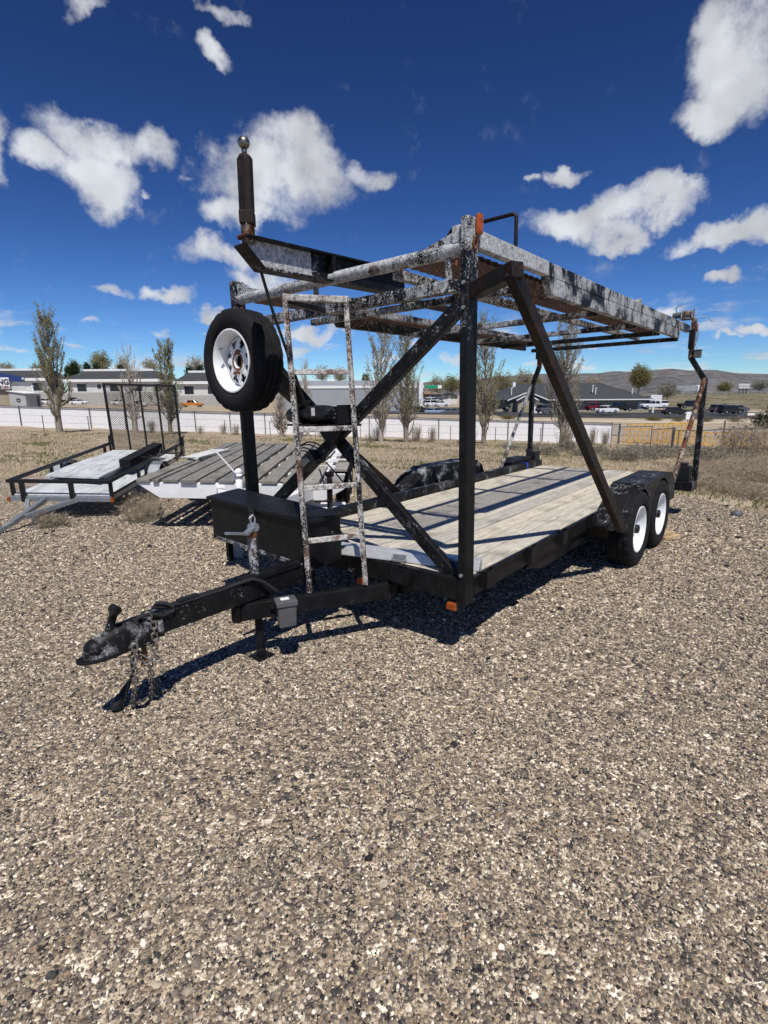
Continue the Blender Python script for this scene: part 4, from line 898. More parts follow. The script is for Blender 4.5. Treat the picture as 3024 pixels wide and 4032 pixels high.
# ------------------------------------------------------------------ boundary wall and fences
def run_points(pts, step):
    out_ = []
    for (a, b) in zip(pts[:-1], pts[1:]):
        a, b = Vector(a), Vector(b); n_ = max(1, int(round((b-a).length/step)))
        out_ += [a.lerp(b, k/n_) for k in range(n_)]
    return out_ + [Vector(pts[-1])]
WY = 48.0; WX0, WX1 = -52.0, 20.9
wall = empty('boundary_wall', (WX1, WY, gz(WX1, WY)), label='long low white boundary wall with dark posts and top rail', cat='wall')
npan = 23; pw = (WX1-WX0)/npan
def wallz(x): return gz(x, WY)
for i in range(npan):
    a, b = WX0+i*pw, WX0+(i+1)*pw; za, zb_ = wallz(a), wallz(b)
    m = MB().hexa([(a+.01, WY, za-.4), (b-.01, WY, zb_-.4), (b-.01, WY+.14, zb_-.4), (a+.01, WY+.14, za-.4), (a+.01, WY, za+1.76), (b-.01, WY, zb_+1.76), (b-.01, WY+.14, zb_+1.76), (a+.01, WY+.14, za+1.76)])
    m.build('panel', 'white_paint', wall, tuple(-v for v in wall.location))
    MB().bar((a, WY-.08, za-.2), (a, WY-.08, za+1.86), .07, .07).build('post', 'fence_steel', wall, tuple(-v for v in wall.location))
    MB().bar((a, WY-.08, za+1.83), (b, WY-.08, zb_+1.83), .06, .06).build('top_rail', 'fence_steel', wall, tuple(-v for v in wall.location))
FY = 43.0
wf = empty('wire_fence', (16, FY, gz(16, FY)), label='low wire fence with thin steel posts in front of the white wall', cat='fence')
wo = tuple(-v for v in wf.location); prev = None
for i in range(19):
    x = -50+i*3.7; z = gz(x, FY); MB().bar((x, FY, z-.2), (x, FY, z+1.22), .05, .05).build('post', 'fence_steel', wf, wo)
    if prev:
        for h in (1.2, .62, .12): MB().bar((prev[0], FY, prev[1]+h), (x, FY, z+h), .014, .014).build('wire', 'fence_steel', wf, wo)
    prev = (x, z)
# pipe fence with gates on the right: posts by column and distance
gf = empty('pipe_fence', tuple(at(2644, 27)), label='galvanised pipe and mesh fence with gate frames right of the white wall', cat='fence'); go_ = tuple(-v for v in gf.location)
posts = [(2404, 47.6, .07, 1.95), (2434, 46, .16, 1.8), (2560, 38, .06, 1.6), (2644, 30, .15, 1.35), (2665, 29.5, .06, 1.2), (2740, 27, .06, 1.2), (2838, 24.5, .07, 1.55), (2960, 23, .06, 1.2), (3060, 22, .06, 1.2)]
pp = []
for (x, Y, w, h) in posts:
    p = at(x, Y); MB().tube([p-Vector((0, 0, .2)), p+Vector((0, 0, h))], w*.5, 10).build('post', 'fence_steel', gf, go_, smooth=True); pp.append((p, h))
for (p, h), (q, k) in zip(pp[:-1], pp[1:]):
    hh = min(h, k)*.95
    MB().tube([p+Vector((0, 0, hh)), q+Vector((0, 0, hh))], .022, 8).build('rail', 'fence_steel', gf, go_); MB().tube([p+Vector((0, 0, .25)), q+Vector((0, 0, .25))], .02, 8).build('rail', 'fence_steel', gf, go_)
    m = MB(); n_ = int((q-p).length/.28)
    for i in range(n_):
        a = p.lerp(q, i/n_); b = p.lerp(q, (i+1)/n_)
        for z0, z1 in ((.25, .25+(hh-.25)*.5), (.25+(hh-.25)*.5, hh)):
            m.bar(a+Vector((0, 0, z0)), b+Vector((0, 0, z1)), .005, .005); m.bar(b+Vector((0, 0, z0)), a+Vector((0, 0, z1)), .005, .005)
    m.build('mesh', 'fence_steel', gf, go_)
# yellow steel racks standing in rows behind it
def rack(p, ln, h, d, rz, label):
    r = empty('yellow_rack', tuple(p), rz, label, 'steel rack', 'yellow steel racks behind the fence')
    n_ = max(2, int(ln/.75))
    for yy in (0, d):
        MB().box((0, yy, h-.05), (ln, yy+.05, h)).build('rail', 'yellow_paint', r); MB().box((0, yy, .10), (ln, yy+.04, .15)).build('rail', 'yellow_paint', r)
        for k in range(n_+1):
            x = ln*k/n_; MB().box((x-.025, yy+.005, 0), (x+.025, yy+.045, h-.052)).build('leg', 'yellow_paint', r)
            if k < n_: MB().bar((x+.03, yy+.025, .15 if k % 2 else h-.08), (x+ln/n_-.03, yy+.025, h-.08 if k % 2 else .15), .03, .03).build('diagonal', 'yellow_paint', r)
    for k in range(n_+1): MB().box((ln*k/n_-.02, .052, h-.045), (ln*k/n_+.02, d-.002, h-.005)).build('tie', 'yellow_paint', r)
    return r
p = at(2455, 46); rack(p, 4.2, 1.35, 1.0, -.06, 'yellow steel rack nearest the white wall end')
p = at(2480, 49); rack(p, 5.0, 1.75, .9, -.05, 'tall yellow steel rack in the back row')
p = at(2590, 45.5); rack(p, 4.0, 1.2, 1.0, -.05, 'yellow steel rack left of the leaning rear post')
p = at(2640, 50); rack(p, 2.0, 1.9, .9, -.05, 'short tall yellow rack behind the leaning rear post')
p = at(2755, 44); rack(p, 5.0, 1.15, 1.0, -.07, 'yellow steel rack right of the leaning rear post')
p = at(2880, 40); rack(p, 6.0, 1.15, 1.0, -.07, 'long yellow steel rack running out of frame on the right')

# ------------------------------------------------------------------ land beyond: road, parking, bank, hills
def sheet(name, poly, mat, dz, step=None):
    V = [(x, y, gz(x, y)+dz) for x, y in poly]
    m = MB(); m.v = V; m.f = [tuple(range(len(V)))]; return m.build(name, mat, kind='structure')
def strip(name, mat, xs, yf0, yf1, dz):
    V = []; F = []
    for x in xs: 
        for y in (yf0(x), yf1(x)): V.append((x, y, gz(x, y)+dz))
    for i in range(len(xs)-1): F.append((2*i, 2*i+2, 2*i+3, 2*i+1))
    return raw_mesh(name, V, F, mat, kind='structure')
strip('dirt_road', 'road_dirt', np.linspace(-60, 75, 60), lambda x: 58, lambda x: 74, .02)
strip('car_park', 'asphalt', np.linspace(22, 90, 30), lambda x: 98, lambda x: 150, .05)
strip('sand_strip', 'sand', np.linspace(18, 80, 30), lambda x: 82, lambda x: 91.5, .03)
strip('station_road', 'asphalt', np.linspace(-6, 24, 12), lambda x: 105, lambda x: 160, .06)
def bank():
    V = []; F = []; xs = np.linspace(70, 420, 60); prof = [(150, -3.2), (170, -2.2), (200, -.4), (225, .75), (240, 1.0), (262, 1.0), (300, -3.2)]
    for x in xs:
        k = min(1, max(0, (x-70)/55)); k = k*k*(3-2*k)
        for (y, z) in prof: V.append((x, y, -3.3+(z+3.3)*k+.25*math.sin(x*.31+y*.2)*(y < 225)))
    n_ = len(prof)
    F = [(i*n_+j, (i+1)*n_+j, (i+1)*n_+j+1, i*n_+j+1) for i in range(len(xs)-1) for j in range(n_-1)]
    return raw_mesh('highway_embankment', V, F, 'scrub', kind='structure', smooth=True)
def mat_scrub(name, a, b_, c_, sc_, dots):
    b = NB(name); n_ = b.noise(sc_, 6, .65, stretch=(1, 2.2, 3)); f = b.noise(sc_*dots, 4, .6)
    c = b.ramp(n_, [(.32, a), (.5, b_), (.7, c_)]); c = b.mul(c, b.ramp(f, [(.42, .55), (.52, 1.05)])); b.bump(n_, .5, .5); return b.done(c, .95, 0, .1)
mat_scrub('scrub', (.13, .12, .075), (.20, .175, .11), (.27, .23, .155), .06, 9)
mat_scrub('hill_scrub_shaded', (.085, .088, .095), (.155, .15, .147), (.215, .20, .19), .0042, 7)  # cloud shadows painted as dark patches in the scrub colour; cool tint for distance
bank()
def hills():
    """a ridge of bare hills: ridge rows read off the photograph, far away"""
    kx = [-6000, -600, 600, 1250, 1700, 2050, 2160, 2300, 2460, 2580, 2650, 2740, 2830, 3024, 3400, 5000, 9000]; ky = [1530, 1535, 1532, 1525, 1500, 1466, 1464, 1466, 1457, 1447, 1455, 1452, 1468, 1476, 1480, 1500, 1520]
    V = []; F = []; azs = np.linspace(-1.15, 1.15, 260); rs = [1500, 1900, 2300, 2700, 3000, 3300, 3700, 4300]; pr = [0, .16, .42, .68, .88, 1, .9, .6]
    rg_ = np.random.default_rng(5); ph = rg_.uniform(0, 6.28, 12)
    for a in azs:
        pxx = 1512+F_PX*math.tan(max(-1.25, min(1.25, a)))*cp; row = np.interp(pxx, kx, ky)
        top = CAM_H + (1546-row)*.90/F_PX*3300*math.cos(a)
        for r, k in zip(rs, pr):
            n_ = sum(math.sin(a*(23+17*i)+r*.0021*(i+1)+ph[i])/(1+i*.6) for i in range(8))
            z = -6+(top+6)*k + n_*5*(k > 0)*(k < .9) + (k == 1)*n_*1.0
            V.append((r*math.sin(a), r*math.cos(a), z))
    n_ = len(rs); F = [(i*n_+j, (i+1)*n_+j, (i+1)*n_+j+1, i*n_+j+1) for i in range(len(azs)-1) for j in range(n_-1)]
    return raw_mesh('hills', V, F, 'hill_scrub_shaded', kind='structure', smooth=True)
hills()

# ------------------------------------------------------------------ trees and brush
def tubes_np(segs, n=3):
    """segs: list of (p0, p1, r0, r1) -> verts, quads"""
    A = np.array([s[0] for s in segs], float); B = np.array([s[1] for s in segs], float); r0 = np.array([s[2] for s in segs]); r1 = np.array([s[3] for s in segs])
    d = B-A; d /= np.linalg.norm(d, axis=1, keepdims=True)+1e-9
    ref = np.where(np.abs(d[:, 2:3]) > .9, np.array([[1., 0, 0]]), np.array([[0, 0, 1.]])); s = np.cross(d, ref); s /= np.linalg.norm(s, axis=1, keepdims=True); t = np.cross(d, s)
    V = []; 
    for P, r in ((A, r0), (B, r1)):
        for k in range(n):
            a = 2*math.pi*k/n; V.append(P + (s*math.cos(a)+t*math.sin(a))*r[:, None])
    V = np.stack(V, 1).reshape(-1, 3); base = np.arange(len(segs))*2*n
    F = np.concatenate([np.stack([base+k, base+(k+1) % n, base+n+(k+1) % n, base+n+k], 1) for k in range(n)])
    return V, F
def leaves_np(P, size, r_, flat=0):
    n_ = len(P); a = r_.normal(size=(n_, 3)); a /= np.linalg.norm(a, axis=1, keepdims=True); b = np.cross(a, r_.normal(size=(n_, 3))); b /= np.linalg.norm(b, axis=1, keepdims=True)
    s = (size*r_.uniform(.6, 1.4, n_))[:, None]
    V = np.stack([P-a*s*.6, P+b*s*.42, P+a*s*.7, P-b*s*.42], 1).reshape(-1, 3); k = np.arange(n_)*4
    return V, np.stack([k, k+1, k+2, k+3], 1)
def make_tree(name, p, h, w, seed, label, leafm, barkm, shape='poplar', leaf=.11, nleaf=3800, nb=120, trunk_r=.14, group=None, clear=.10, dead_top=False, cat='tree'):
    r_ = np.random.default_rng(seed); root = empty(name, tuple(p), 0, label, cat, group)
    segs = []; tips = []
    pts = [np.array([0, 0, -.3])]; k = 9; lean = r_.normal(0, .012, 2)*h
    for i in range(1, k+1):
        f = i/k; pts.append(np.array([lean[0]*f+r_.normal(0, .008)*h*f, lean[1]*f+r_.normal(0, .008)*h*f, h*f*(.92 if shape == 'poplar' else .62)]))
    for i in range(k): segs.append((pts[i], pts[i+1], trunk_r*(1-.93*i/k), trunk_r*(1-.93*(i+1)/k)))
    main = list(segs)
    def on_trunk(f):
        x = f*k; i = min(int(x), k-1); return pts[i]+(pts[i+1]-pts[i])*(x-i)
    for b in range(nb):
        f = clear + (1-clear)*r_.random()**.9; s = on_trunk(min(f, .98)); a = r_.uniform(0, 2*math.pi)
        if shape == 'poplar':
            wid = w*.5*(1-.85*max(0, f-.35)**1.1)*(.35+.65*min(1, f/.25)); rad = wid*r_.uniform(.35, 1.0); ln = h*r_.uniform(.14, .30)*(1-.45*f)
            e = s+np.array([math.cos(a)*rad, math.sin(a)*rad, ln]); m = s+(e-s)*.45+np.array([math.cos(a), math.sin(a), -.4])*rad*.25
        elif shape == 'broad':
            f2 = .35+.65*f; s = on_trunk(f2); rad = w*.5*math.sin(math.pi*min(.95, .18+.72*f))*r_.uniform(.55, 1.0); ln = h*(.38)*r_.uniform(.2, 1.0)
            e = s+np.array([math.cos(a)*rad, math.sin(a)*rad, ln*(1.15-.6*rad/(w*.5))]); m = s+(e-s)*.5+np.array([0, 0, -.05*h])
        else:   # cone
            rad = w*.5*(1.03-f)*r_.uniform(.6, 1); s = on_trunk(min(.97, f)); s = np.array([0, 0, h*f*.97]); e = s+np.array([math.cos(a)*rad, math.sin(a)*rad, -.12*rad]); m = (s+e)/2+np.array([0, 0, .06*rad])
        rr = max(.014, trunk_r*.28*(1-f)+.012)
        segs.append((s, m, rr, rr*.65)); segs.append((m, e, rr*.65, rr*.22))
        for q in range(5 if shape != 'cone' else 3):
            t = r_.uniform(.25, 1); b0 = m+(e-m)*t if r_.random() < .6 else s+(m-s)*t
            out_ = np.array([math.cos(a+r_.normal(0, .9)), math.sin(a+r_.normal(0, .9)), 0]); L_ = h*(.05 if shape == 'poplar' else .06)*r_.uniform(.5, 1.5)
            b1 = b0+out_*L_*(.35 if shape == 'poplar' else .8)+np.array([0, 0, L_*(1 if shape == 'poplar' else .55)])
            segs.append((b0, b1, rr*.38, rr*.12)); tips += [(b0, b1)]
        tips.append((m, e))
    V, F = tubes_np(segs, 4 if trunk_r > .2 else 3)
    Vm, Fm = tubes_np(main, 10); F = np.concatenate([F, Fm+len(V)]); V = np.concatenate([V, Vm])
    raw_mesh('trunk', V, F, barkm, root)
    if nleaf:
        if shape == 'poplar': nleaf = int(nleaf*1.8)
        A = np.array([t[0] for t in tips]); B = np.array([t[1] for t in tips]); i = r_.integers(0, len(A), nleaf); f = r_.random(nleaf)[:, None]**.6
        # leaves gather in clumps, so that gaps stay open
        leaf = leaf*(.62 if shape == 'poplar' else .85); nleaf = len(i)
        P = A[i]+(B-A)[i]*f + r_.normal(0, 1, (nleaf, 3))*leaf*(.9 if shape == 'poplar' else 1.6)
        if dead_top: P = P[P[:, 2] < h*.62]
        V, F = leaves_np(P, leaf, r_); raw_mesh('crown', V, F, leafm, root)
    return root
PG_ = 'poplars along the wire fence'
make_tree('poplar_tree', at(236, 40, -.05), 8.6, 2.8, 1, 'tall poplar with forked trunk at the far left of the fence', 'leaf_spring', 'bark_grey', nleaf=5100, nb=120, leaf=.11, trunk_r=.26, group=PG_)
make_tree('poplar_tree', at(535, 42, -.05), 6.6, 2.6, 2, 'half dead poplar behind the mesh tailgate with broken pale top', 'leaf_pale', 'bark_pale', nleaf=900, nb=80, leaf=.10, trunk_r=.24, group=PG_, dead_top=True)
make_tree('poplar_tree', at(672, 43, -.05), 7.2, 2.7, 3, 'leafy poplar right of the mesh tailgate', 'leaf_spring', 'bark_grey', nleaf=5100, nb=110, leaf=.11, trunk_r=.18, group=PG_)
make_tree('poplar_tree', at(1110, 43, -.05), 3.4, 1.9, 4, 'short bushy poplar stump seen under the spare wheel', 'leaf_pale', 'twig_tan', nleaf=700, nb=150, leaf=.08, trunk_r=.16, group=PG_, clear=.02)
make_tree('poplar_tree', at(1212, 44, -.05), 6.2, 1.7, 5, 'bare pale poplar seen between the ladder stiles', 'leaf_pale', 'bark_pale', nleaf=500, nb=90, leaf=.09, trunk_r=.15, group=PG_, dead_top=True)
make_tree('poplar_tree', at(1500, 36, -.05), 8.4, 2.7, 6, 'left stem of the twin poplars behind the brace', 'leaf_pale', 'bark_pale', nleaf=4420, nb=120, leaf=.10, trunk_r=.17, group=PG_, clear=.04)
make_tree('poplar_tree', at(1600, 36, -.05), 8.2, 2.7, 7, 'right stem of the twin poplars behind the brace', 'leaf_spring', 'bark_grey', nleaf=4080, nb=120, leaf=.10, trunk_r=.17, group=PG_, clear=.04)
make_tree('poplar_tree', at(1905, 37, -.05), 8.4, 2.6, 8, 'poplar partly hidden by the near front post', 'leaf_spring', 'bark_grey', nleaf=4420, nb=110, leaf=.10, trunk_r=.18, group=PG_, clear=.04)
make_tree('poplar_tree', at(2212, 32.5, -.05), 7.6, 2.6, 9, 'poplar with bushy foot beside the brown strut', 'leaf_pale', 'bark_grey', nleaf=4420, nb=150, leaf=.085, trunk_r=.19, group=PG_, clear=.04)
def bg(px, D, row_base, row_top, wpx, seed, label, leafm, barkm, shape, nleaf, nb, name='deciduous_tree', group=None):
    b = at(px, D, px_y=row_base); t = at(px, D, px_y=row_top); h = t.z-b.z
    make_tree(name, b, h, wpx/F_PX*D, seed, label, leafm, barkm, shape, leaf=D*.0019, nleaf=int(nleaf*1.9), nb=nb, trunk_r=h*.028, group=group, clear=.08)
B1 = 'trees behind the left offices'; B2 = 'trees behind the filling station'; 
bg(30, 230, 1475, 1420, 70, 21, 'bare grey tree above the blue roofed building', 'leaf_pale', 'bark_grey', 'broad', 300, 90, group=B1)
bg(160, 230, 1480, 1430, 70, 22, 'small tan tree left of the tall poplar', 'leaf_olive', 'bark_grey', 'broad', 700, 70, group=B1)
bg(300, 220, 1500, 1410, 60, 23, 'pale green tree right of the tall poplar', 'leaf_spring', 'bark_grey', 'broad', 1100, 70, group=B1)
bg(405, 240, 1490, 1372, 95, 24, 'rounded spring green cottonwood above the middle office', 'leaf_spring', 'bark_pale', 'broad', 1900, 110, group=B1)
bg(490, 250, 1480, 1400, 60, 25, 'thin bare tree behind the mesh tailgate', 'leaf_pale', 'bark_pale', 'broad', 500, 90, group=B1)
bg(600, 250, 1480, 1400, 80, 26, 'pale bare tree left of the leafy poplar', 'leaf_pale', 'bark_pale', 'broad', 500, 90, group=B1)
bg(775, 230, 1495, 1385, 90, 27, 'bare branching tree left of the spare wheel', 'leaf_pale', 'bark_grey', 'broad', 500, 120, group=B1)
for i, (x, rt, w) in enumerate(((275, 1448, 45), (300, 1430, 50), (350, 1436, 50), (385, 1440, 40), (480, 1445, 28), (748, 1450, 50), (790, 1446, 50))):
    bg(x, 215, 1500, rt, w, 40+i, ['dark conifer nearest the tall poplar', 'tallest dark conifer right of the tall poplar', 'dark conifer at the office roof end', 'dark conifer touching the cottonwood', 'small dark conifer behind the mesh tailgate', 'dark conifer right of the leafy poplar', 'dark conifer beside the spare wheel'][i], 'leaf_dark', 'bark_grey', 'cone', 1400, 90, 'conifer_tree', 'dark conifers behind the left offices')
for i, (x, rt, w, D) in enumerate(((1270, 1430, 80, 190), (1340, 1440, 70, 200), (1440, 1480, 40, 190))):
    bg(x, D, 1520, rt, w, 60+i, ['pale tree over the grey hall left end', 'pale tree over the grey hall', 'dark round conifer over the grey hall'][i], 'leaf_pale' if i < 2 else 'leaf_dark', 'bark_pale', 'broad' if i < 2 else 'cone', 600 if i < 2 else 1200, 90, group='trees over the grey hall')
for i, (x, rt, w, D, lm) in enumerate(((1715, 1475, 85, 230, 'leaf_pale'), (1780, 1463, 110, 220, 'leaf_olive'), (1975, 1455, 120, 210, 'leaf_olive'), (2060, 1440, 100, 230, 'leaf_pale'), (2110, 1480, 70, 220, 'leaf_olive'), (2330, 1478, 110, 200, 'brush_brown'))):
    bg(x, D, 1570, rt, w, 70+i, ['bare tree behind the green canopy', 'large bare tree right of the green canopy', 'olive tree left of the gabled house', 'bare tree behind the left rear post', 'low tree behind the gabled roof', 'bare brown tree over the long dark roof'][i], lm, 'bark_grey', 'broad', 1300, 130, group=B2)
bg(2512, 160, 1560, 1425, 88, 80, 'full olive green tree at the end of the long dark roof', 'leaf_olive', 'bark_grey', 'broad', 4200, 170)
bg(2625, 165, 1585, 1498, 100, 81, 'grey bare tree between the olive tree and the white lorry', 'leaf_sage', 'bark_grey', 'broad', 900, 150)
bg(2850, 260, 1545, 1508, 60, 82, 'low bushy tree on the bank right of the lorry', 'leaf_olive', 'bark_grey', 'broad', 900, 60); bg(2990, 250, 1545, 1500, 70, 83, 'low tree on the bank by the billboard', 'leaf_sage', 'bark_grey', 'broad', 700, 60)

ORD = ['first', 'second', 'third', 'fourth', 'fifth', 'sixth', 'seventh', 'eighth', 'ninth', 'tenth', 'eleventh', 'twelfth', 'thirteenth', 'fourteenth']
def nth(lst, i): return ORD[sorted(range(len(lst)), key=lambda q: lst[q][0]).index(i)]
def make_brush(name, p, h, w, seed, label, mat, twigs=160, cat='shrub', group=None, leafm=None, nleaf=0, up=.55):
    r_ = np.random.default_rng(seed); root = empty(name, tuple(p), 0, label, cat, group); segs = []; tips = []
    for k in range(twigs):
        a = r_.uniform(0, 6.283); el_ = r_.uniform(.15, 1)**up; L_ = r_.uniform(.55, 1)
        s = np.array([r_.normal(0, .12)*w, r_.normal(0, .12)*w, 0]); e = s+np.array([math.cos(a)*w*.5*L_*(1.1-el_*.75), math.sin(a)*w*.5*L_*(1.1-el_*.75), h*L_*el_])
        m = (s+e)/2+r_.normal(0, .05, 3)*w; rr = max(.0025, h*.006)
        segs += [(s, m, rr, rr*.8), (m, e, rr*.8, rr*.4)]
        for q in range(3):
            b0 = m+(e-m)*r_.random(); b1 = b0+r_.normal(0, .13, 3)*np.array([w, w, h])*.7+np.array([0, 0, .06*h]); segs.append((b0, b1, rr*.55, rr*.3)); tips.append((b0, b1))
    V, F = tubes_np(segs, 3); V[:, 2] = np.maximum(V[:, 2], .0)
    raw_mesh('twigs', V, F, mat, root)
    if nleaf:
        A = np.array([t[0] for t in tips]); B = np.array([t[1] for t in tips]); i = r_.integers(0, len(A), nleaf); P = A[i]+(B-A)[i]*r_.random(nleaf)[:, None]; P[:, 2] = np.maximum(P[:, 2], .01)
        V, F = leaves_np(P, .05*h+.02, r_); raw_mesh('leaves', V, F, leafm, root)
    return root
# dry brush by the right edge of the lot, sage, tumbleweed under the trailers
BR = [(2790, 8.6, .26, 1.2), (2900, 8.0, .28, 1.3), (3010, 7.4, .28, 1.2), (2860, 9.4, .28, 1.3), (2960, 9.2, .30, 1.4), (3050, 8.8, .30, 1.3), (2780, 10.5, .26, 1.3), (2900, 11.5, .30, 1.5), (3010, 12, .32, 1.6), (2830, 13, .28, 1.5), (2950, 14.5, .36, 1.8), (3060, 15, .36, 1.8), (2690, 11.5, .24, 1.1), (2740, 14, .28, 1.4)]
for i, (x, Y, h, w) in enumerate(BR):
    make_brush('dry_shrub', at(x, Y, -.02), h, w, 100+i, f'dry tangled shrub, {nth(BR, i)} from the left on the bank right of the hauler', 'twig_tan', 120, group='dry shrubs on the right bank', leafm='brush_brown', nleaf=160)
for i, (x, Y, h, w) in enumerate(((2900, 20, 1.7, 2.0), (2960, 19, 1.5, 1.9), (2860, 24, 1.5, 1.8), (3010, 21, 1.6, 2.0))):
    make_brush('tall_shrub', at(x, Y, -.02), h, w, 130+i, f'tall bare shrub, {["second", "third", "first", "fourth"][i]} from the left by the pipe fence', 'twig_tan', 55, group='tall bare shrubs by the pipe fence', leafm='brush_brown', nleaf=60, up=.3)
SG = [(2160, 22, .5, 1.4), (2100, 24, .5, 1.4), (2235, 26, .7, 1.3), (2290, 21, .4, 1.3), (2420, 18, .45, 1.5), (2480, 17, .55, 1.7), (2560, 19, .55, 1.8), (2620, 20, .6, 2.0), (2700, 22, .6, 2.0), (2350, 24, .5, 1.6), (2010, 27, .45, 1.5), (2520, 23, .6, 2), (2800, 17, .6, 1.8)]
for i, (x, Y, h, w) in enumerate(SG):
    make_brush('sagebrush', at(x, Y, -.02), h, w, 150+i, f'grey green sagebrush, {nth(SG, i)} from the left on the slope beyond the timber bed', 'twig_tan', 120, group='sagebrush beyond the hauler', leafm='leaf_sage', nleaf=900)
WS = [(880, 44, 1.0, 1.2), (790, 44, .8, 1.0), (1180, 42, 1.2, 1.6), (1490, 38, 1.4, 1.5), (1640, 38, 1.5, 1.4), (1460, 34, .8, 1.0), (1700, 40, 1.3, 1.2), (2230, 32, 1.6, 1.6), (2330, 44, 1.6, 1.0), (2380, 45, 1.4, 1.0), (600, 44, 1.2, 1.0), (1270, 43, 1.2, 1.4), (930, 43, 1.1, 1.2), (1850, 39, 1.2, 1.2)]
for i, (x, Y, h, w) in enumerate(WS):
    make_brush('bare_sapling_clump', at(x, Y, -.02), h, w, 180+i, f'clump of bare upright saplings, {nth(WS, i)} from the left along the white wall', 'twig_tan', 90, group='sapling clumps by the white wall', up=.2)
for i, (x, y, h, w, lb) in enumerate(((-3.25, 6.85, .32, .9, 'dry tumbleweed caught under the front corner of the white flatbed'), (-3.6, 7.5, .34, .9, 'dry tumbleweed between the two parked trailers'), (-4.35, 6.6, .22, .6, 'small tumbleweed under the utility trailer tongue'), (-2.35, 7.6, .35, 1.2, 'dry weeds under the middle of the white flatbed'), (-.9, 7.3, .22, .7, 'dry weeds under the right end of the white flatbed'))):
    make_brush('tumbleweed', (x, y, gz(x, y)+.005), h, w, 210+i, lb, 'twig_tan' if i != 3 else 'twig_dark', 150, leafm='brush_brown', nleaf=120)
make_brush('dry_branch', (-3.35, 8.3, gz(-3.4, 8.3)+.55), .35, 1.3, 231, 'bare dry branch lodged on the edge between utility trailer and flatbed', 'bark_pale', 16, cat='branch')
# grass over the field
def grass():
    r_ = np.random.default_rng(77)
    for name, mat, n_, hgt, lab, test in (('dry_grass', 'grass_dry', 12000, .085, 'short dry tan grass across the field', 0), ('green_grass', 'grass_green', 8000, .08, 'patches of green weeds in the field', 1)):
        Y = 6+r_.random(n_*2)**1.5*36; t = r_.uniform(-.85, .85, n_*2); X = t*Y
        keep = []
        for x, y in zip(X, Y):
            if y < edge_y(x)+.1: keep.append(False); continue
            v = math.sin(x*.45+1.3)*math.sin(y*.5+.4*x*.2)+.5*math.sin(x*1.3+y*.9)
            keep.append(v > .30 if test else v < .25)
        k = np.array(keep); X, Y = X[k][:n_], Y[k][:n_]; Z = np.array([gz(x, y) for x, y in zip(X, Y)])-.03
        nb_ = 5; B = np.repeat(np.stack([X, Y, Z], 1), nb_, 0); m = len(B); s = (hgt*r_.uniform(.4, 1.3, m)*(1+np.repeat(Y, nb_)*.015))
        B[:, :2] += r_.normal(0, .07, (m, 2))*(1+np.repeat(Y, nb_)[:, None]*.04)
        a = r_.uniform(0, 6.283, m); dx = np.stack([np.cos(a), np.sin(a), np.zeros(m)], 1); lean = np.stack([r_.normal(0, .5, m), r_.normal(0, .5, m), np.ones(m)], 1)
        wd = (.006+np.repeat(Y, nb_)*.0007)[:, None]
        V = np.stack([B-dx*wd, B+dx*wd, B+lean*s[:, None]], 1).reshape(-1, 3); i = np.arange(m)*3
        o = raw_mesh(name, V, np.stack([i, i+1, i+2], 1), mat, kind='stuff'); tag(o, lab, 'grass')
grass()
o = MB().ball((0, 0, 0), .07, 9, 6, (1, .8, .62)).build('rock', 'fence_steel', smooth=False); o.location = (4.45, 6.38, gz(4.45, 6.38)+.03); tag(o, 'grey rock with a dark underside at the edge of the gravel', 'rock')

# ------------------------------------------------------------------ buildings (each in its own axes: x along the front, y back, z up)
def building(name, px0, D, row_base, label, rz=0):
    b = empty(name, tuple(at(px0, D, px_y=row_base)), rz, label, 'building'); return b
def bp(name, mb, mat, parent, bevel=0): return mb.build(name, mat, parent, bevel=bevel)
def window(parent, x, z, w, h, frame='trim_white', y=0, mull=1):
    f = bp('window', MB().box((x, y-.06, z), (x+w, y-.005, z+h)), frame, parent)
    n_ = mull+1; pw_ = (w-.08*(n_+1))/n_
    for k in range(n_): bp('pane', MB().box((x+.08+k*(pw_+.08), y-.075, z+.08), (x+.08+k*(pw_+.08)+pw_, y-.062, z+h-.08)), 'window_dark', f)
    return f
def m_per_px(D): return D/F_PX
# three low white offices with dark roofs on a concrete bank
def office(px0, px1, D, rows, label, wins, hip=.16, cut_left=False):
    k = m_per_px(D); W_ = (px1-px0)*k; base, eave_b, eave_t, ridge, foot = rows
    b = building('office_building', px0, D, base, label); H = lambda r: (base-r)*k
    bp('wall', MB().box((.9, 0, -.2), (W_-.9, 7, H(eave_b)-.02)), 'stucco_white', b)
    bp('fascia', MB().box((-.3, -1.0, H(eave_b)), (W_+.3, 7.6, H(eave_t))), 'trim_white', b)
    zt, zr = H(eave_t)+.02, H(ridge); i = W_*hip
    rf = bp('roof', MB().hexa([(-.2, -.9, zt), (W_+.2, -.9, zt), (W_+.2, 7.5, zt), (-.2, 7.5, zt), (i, 3, zr), (W_-i, 3, zr), (W_-i, 4, zr), (i, 4, zr)]), 'shingle_dark', b)
    bp('ridge_parapet', MB().box((i-.3, 2.8, zr+.02), (W_-i+.3, 3.2, zr+.65)), 'trim_white', rf)
    bp('vent_pipe', MB().tube([(i*.8, 1.5, zt+.4), (i*.8, 1.5, zt+1.7)], .09, 8), 'trim_white', rf)
    bp('retaining_wall', MB().box((-2, -.6, H(foot)-1), (W_+1, -.2, -.05)), 'concrete', b)
    for (x, w, h, z) in wins: window(b, x*W_, z, w, h, 'shingle_grey')
    return b
office(-60, 205, 172, (1545, 1503, 1493, 1464, 1590), 'white office with dark roof behind the blue roofed building', ((.71, 3.0, 2.4, .5),), .05)
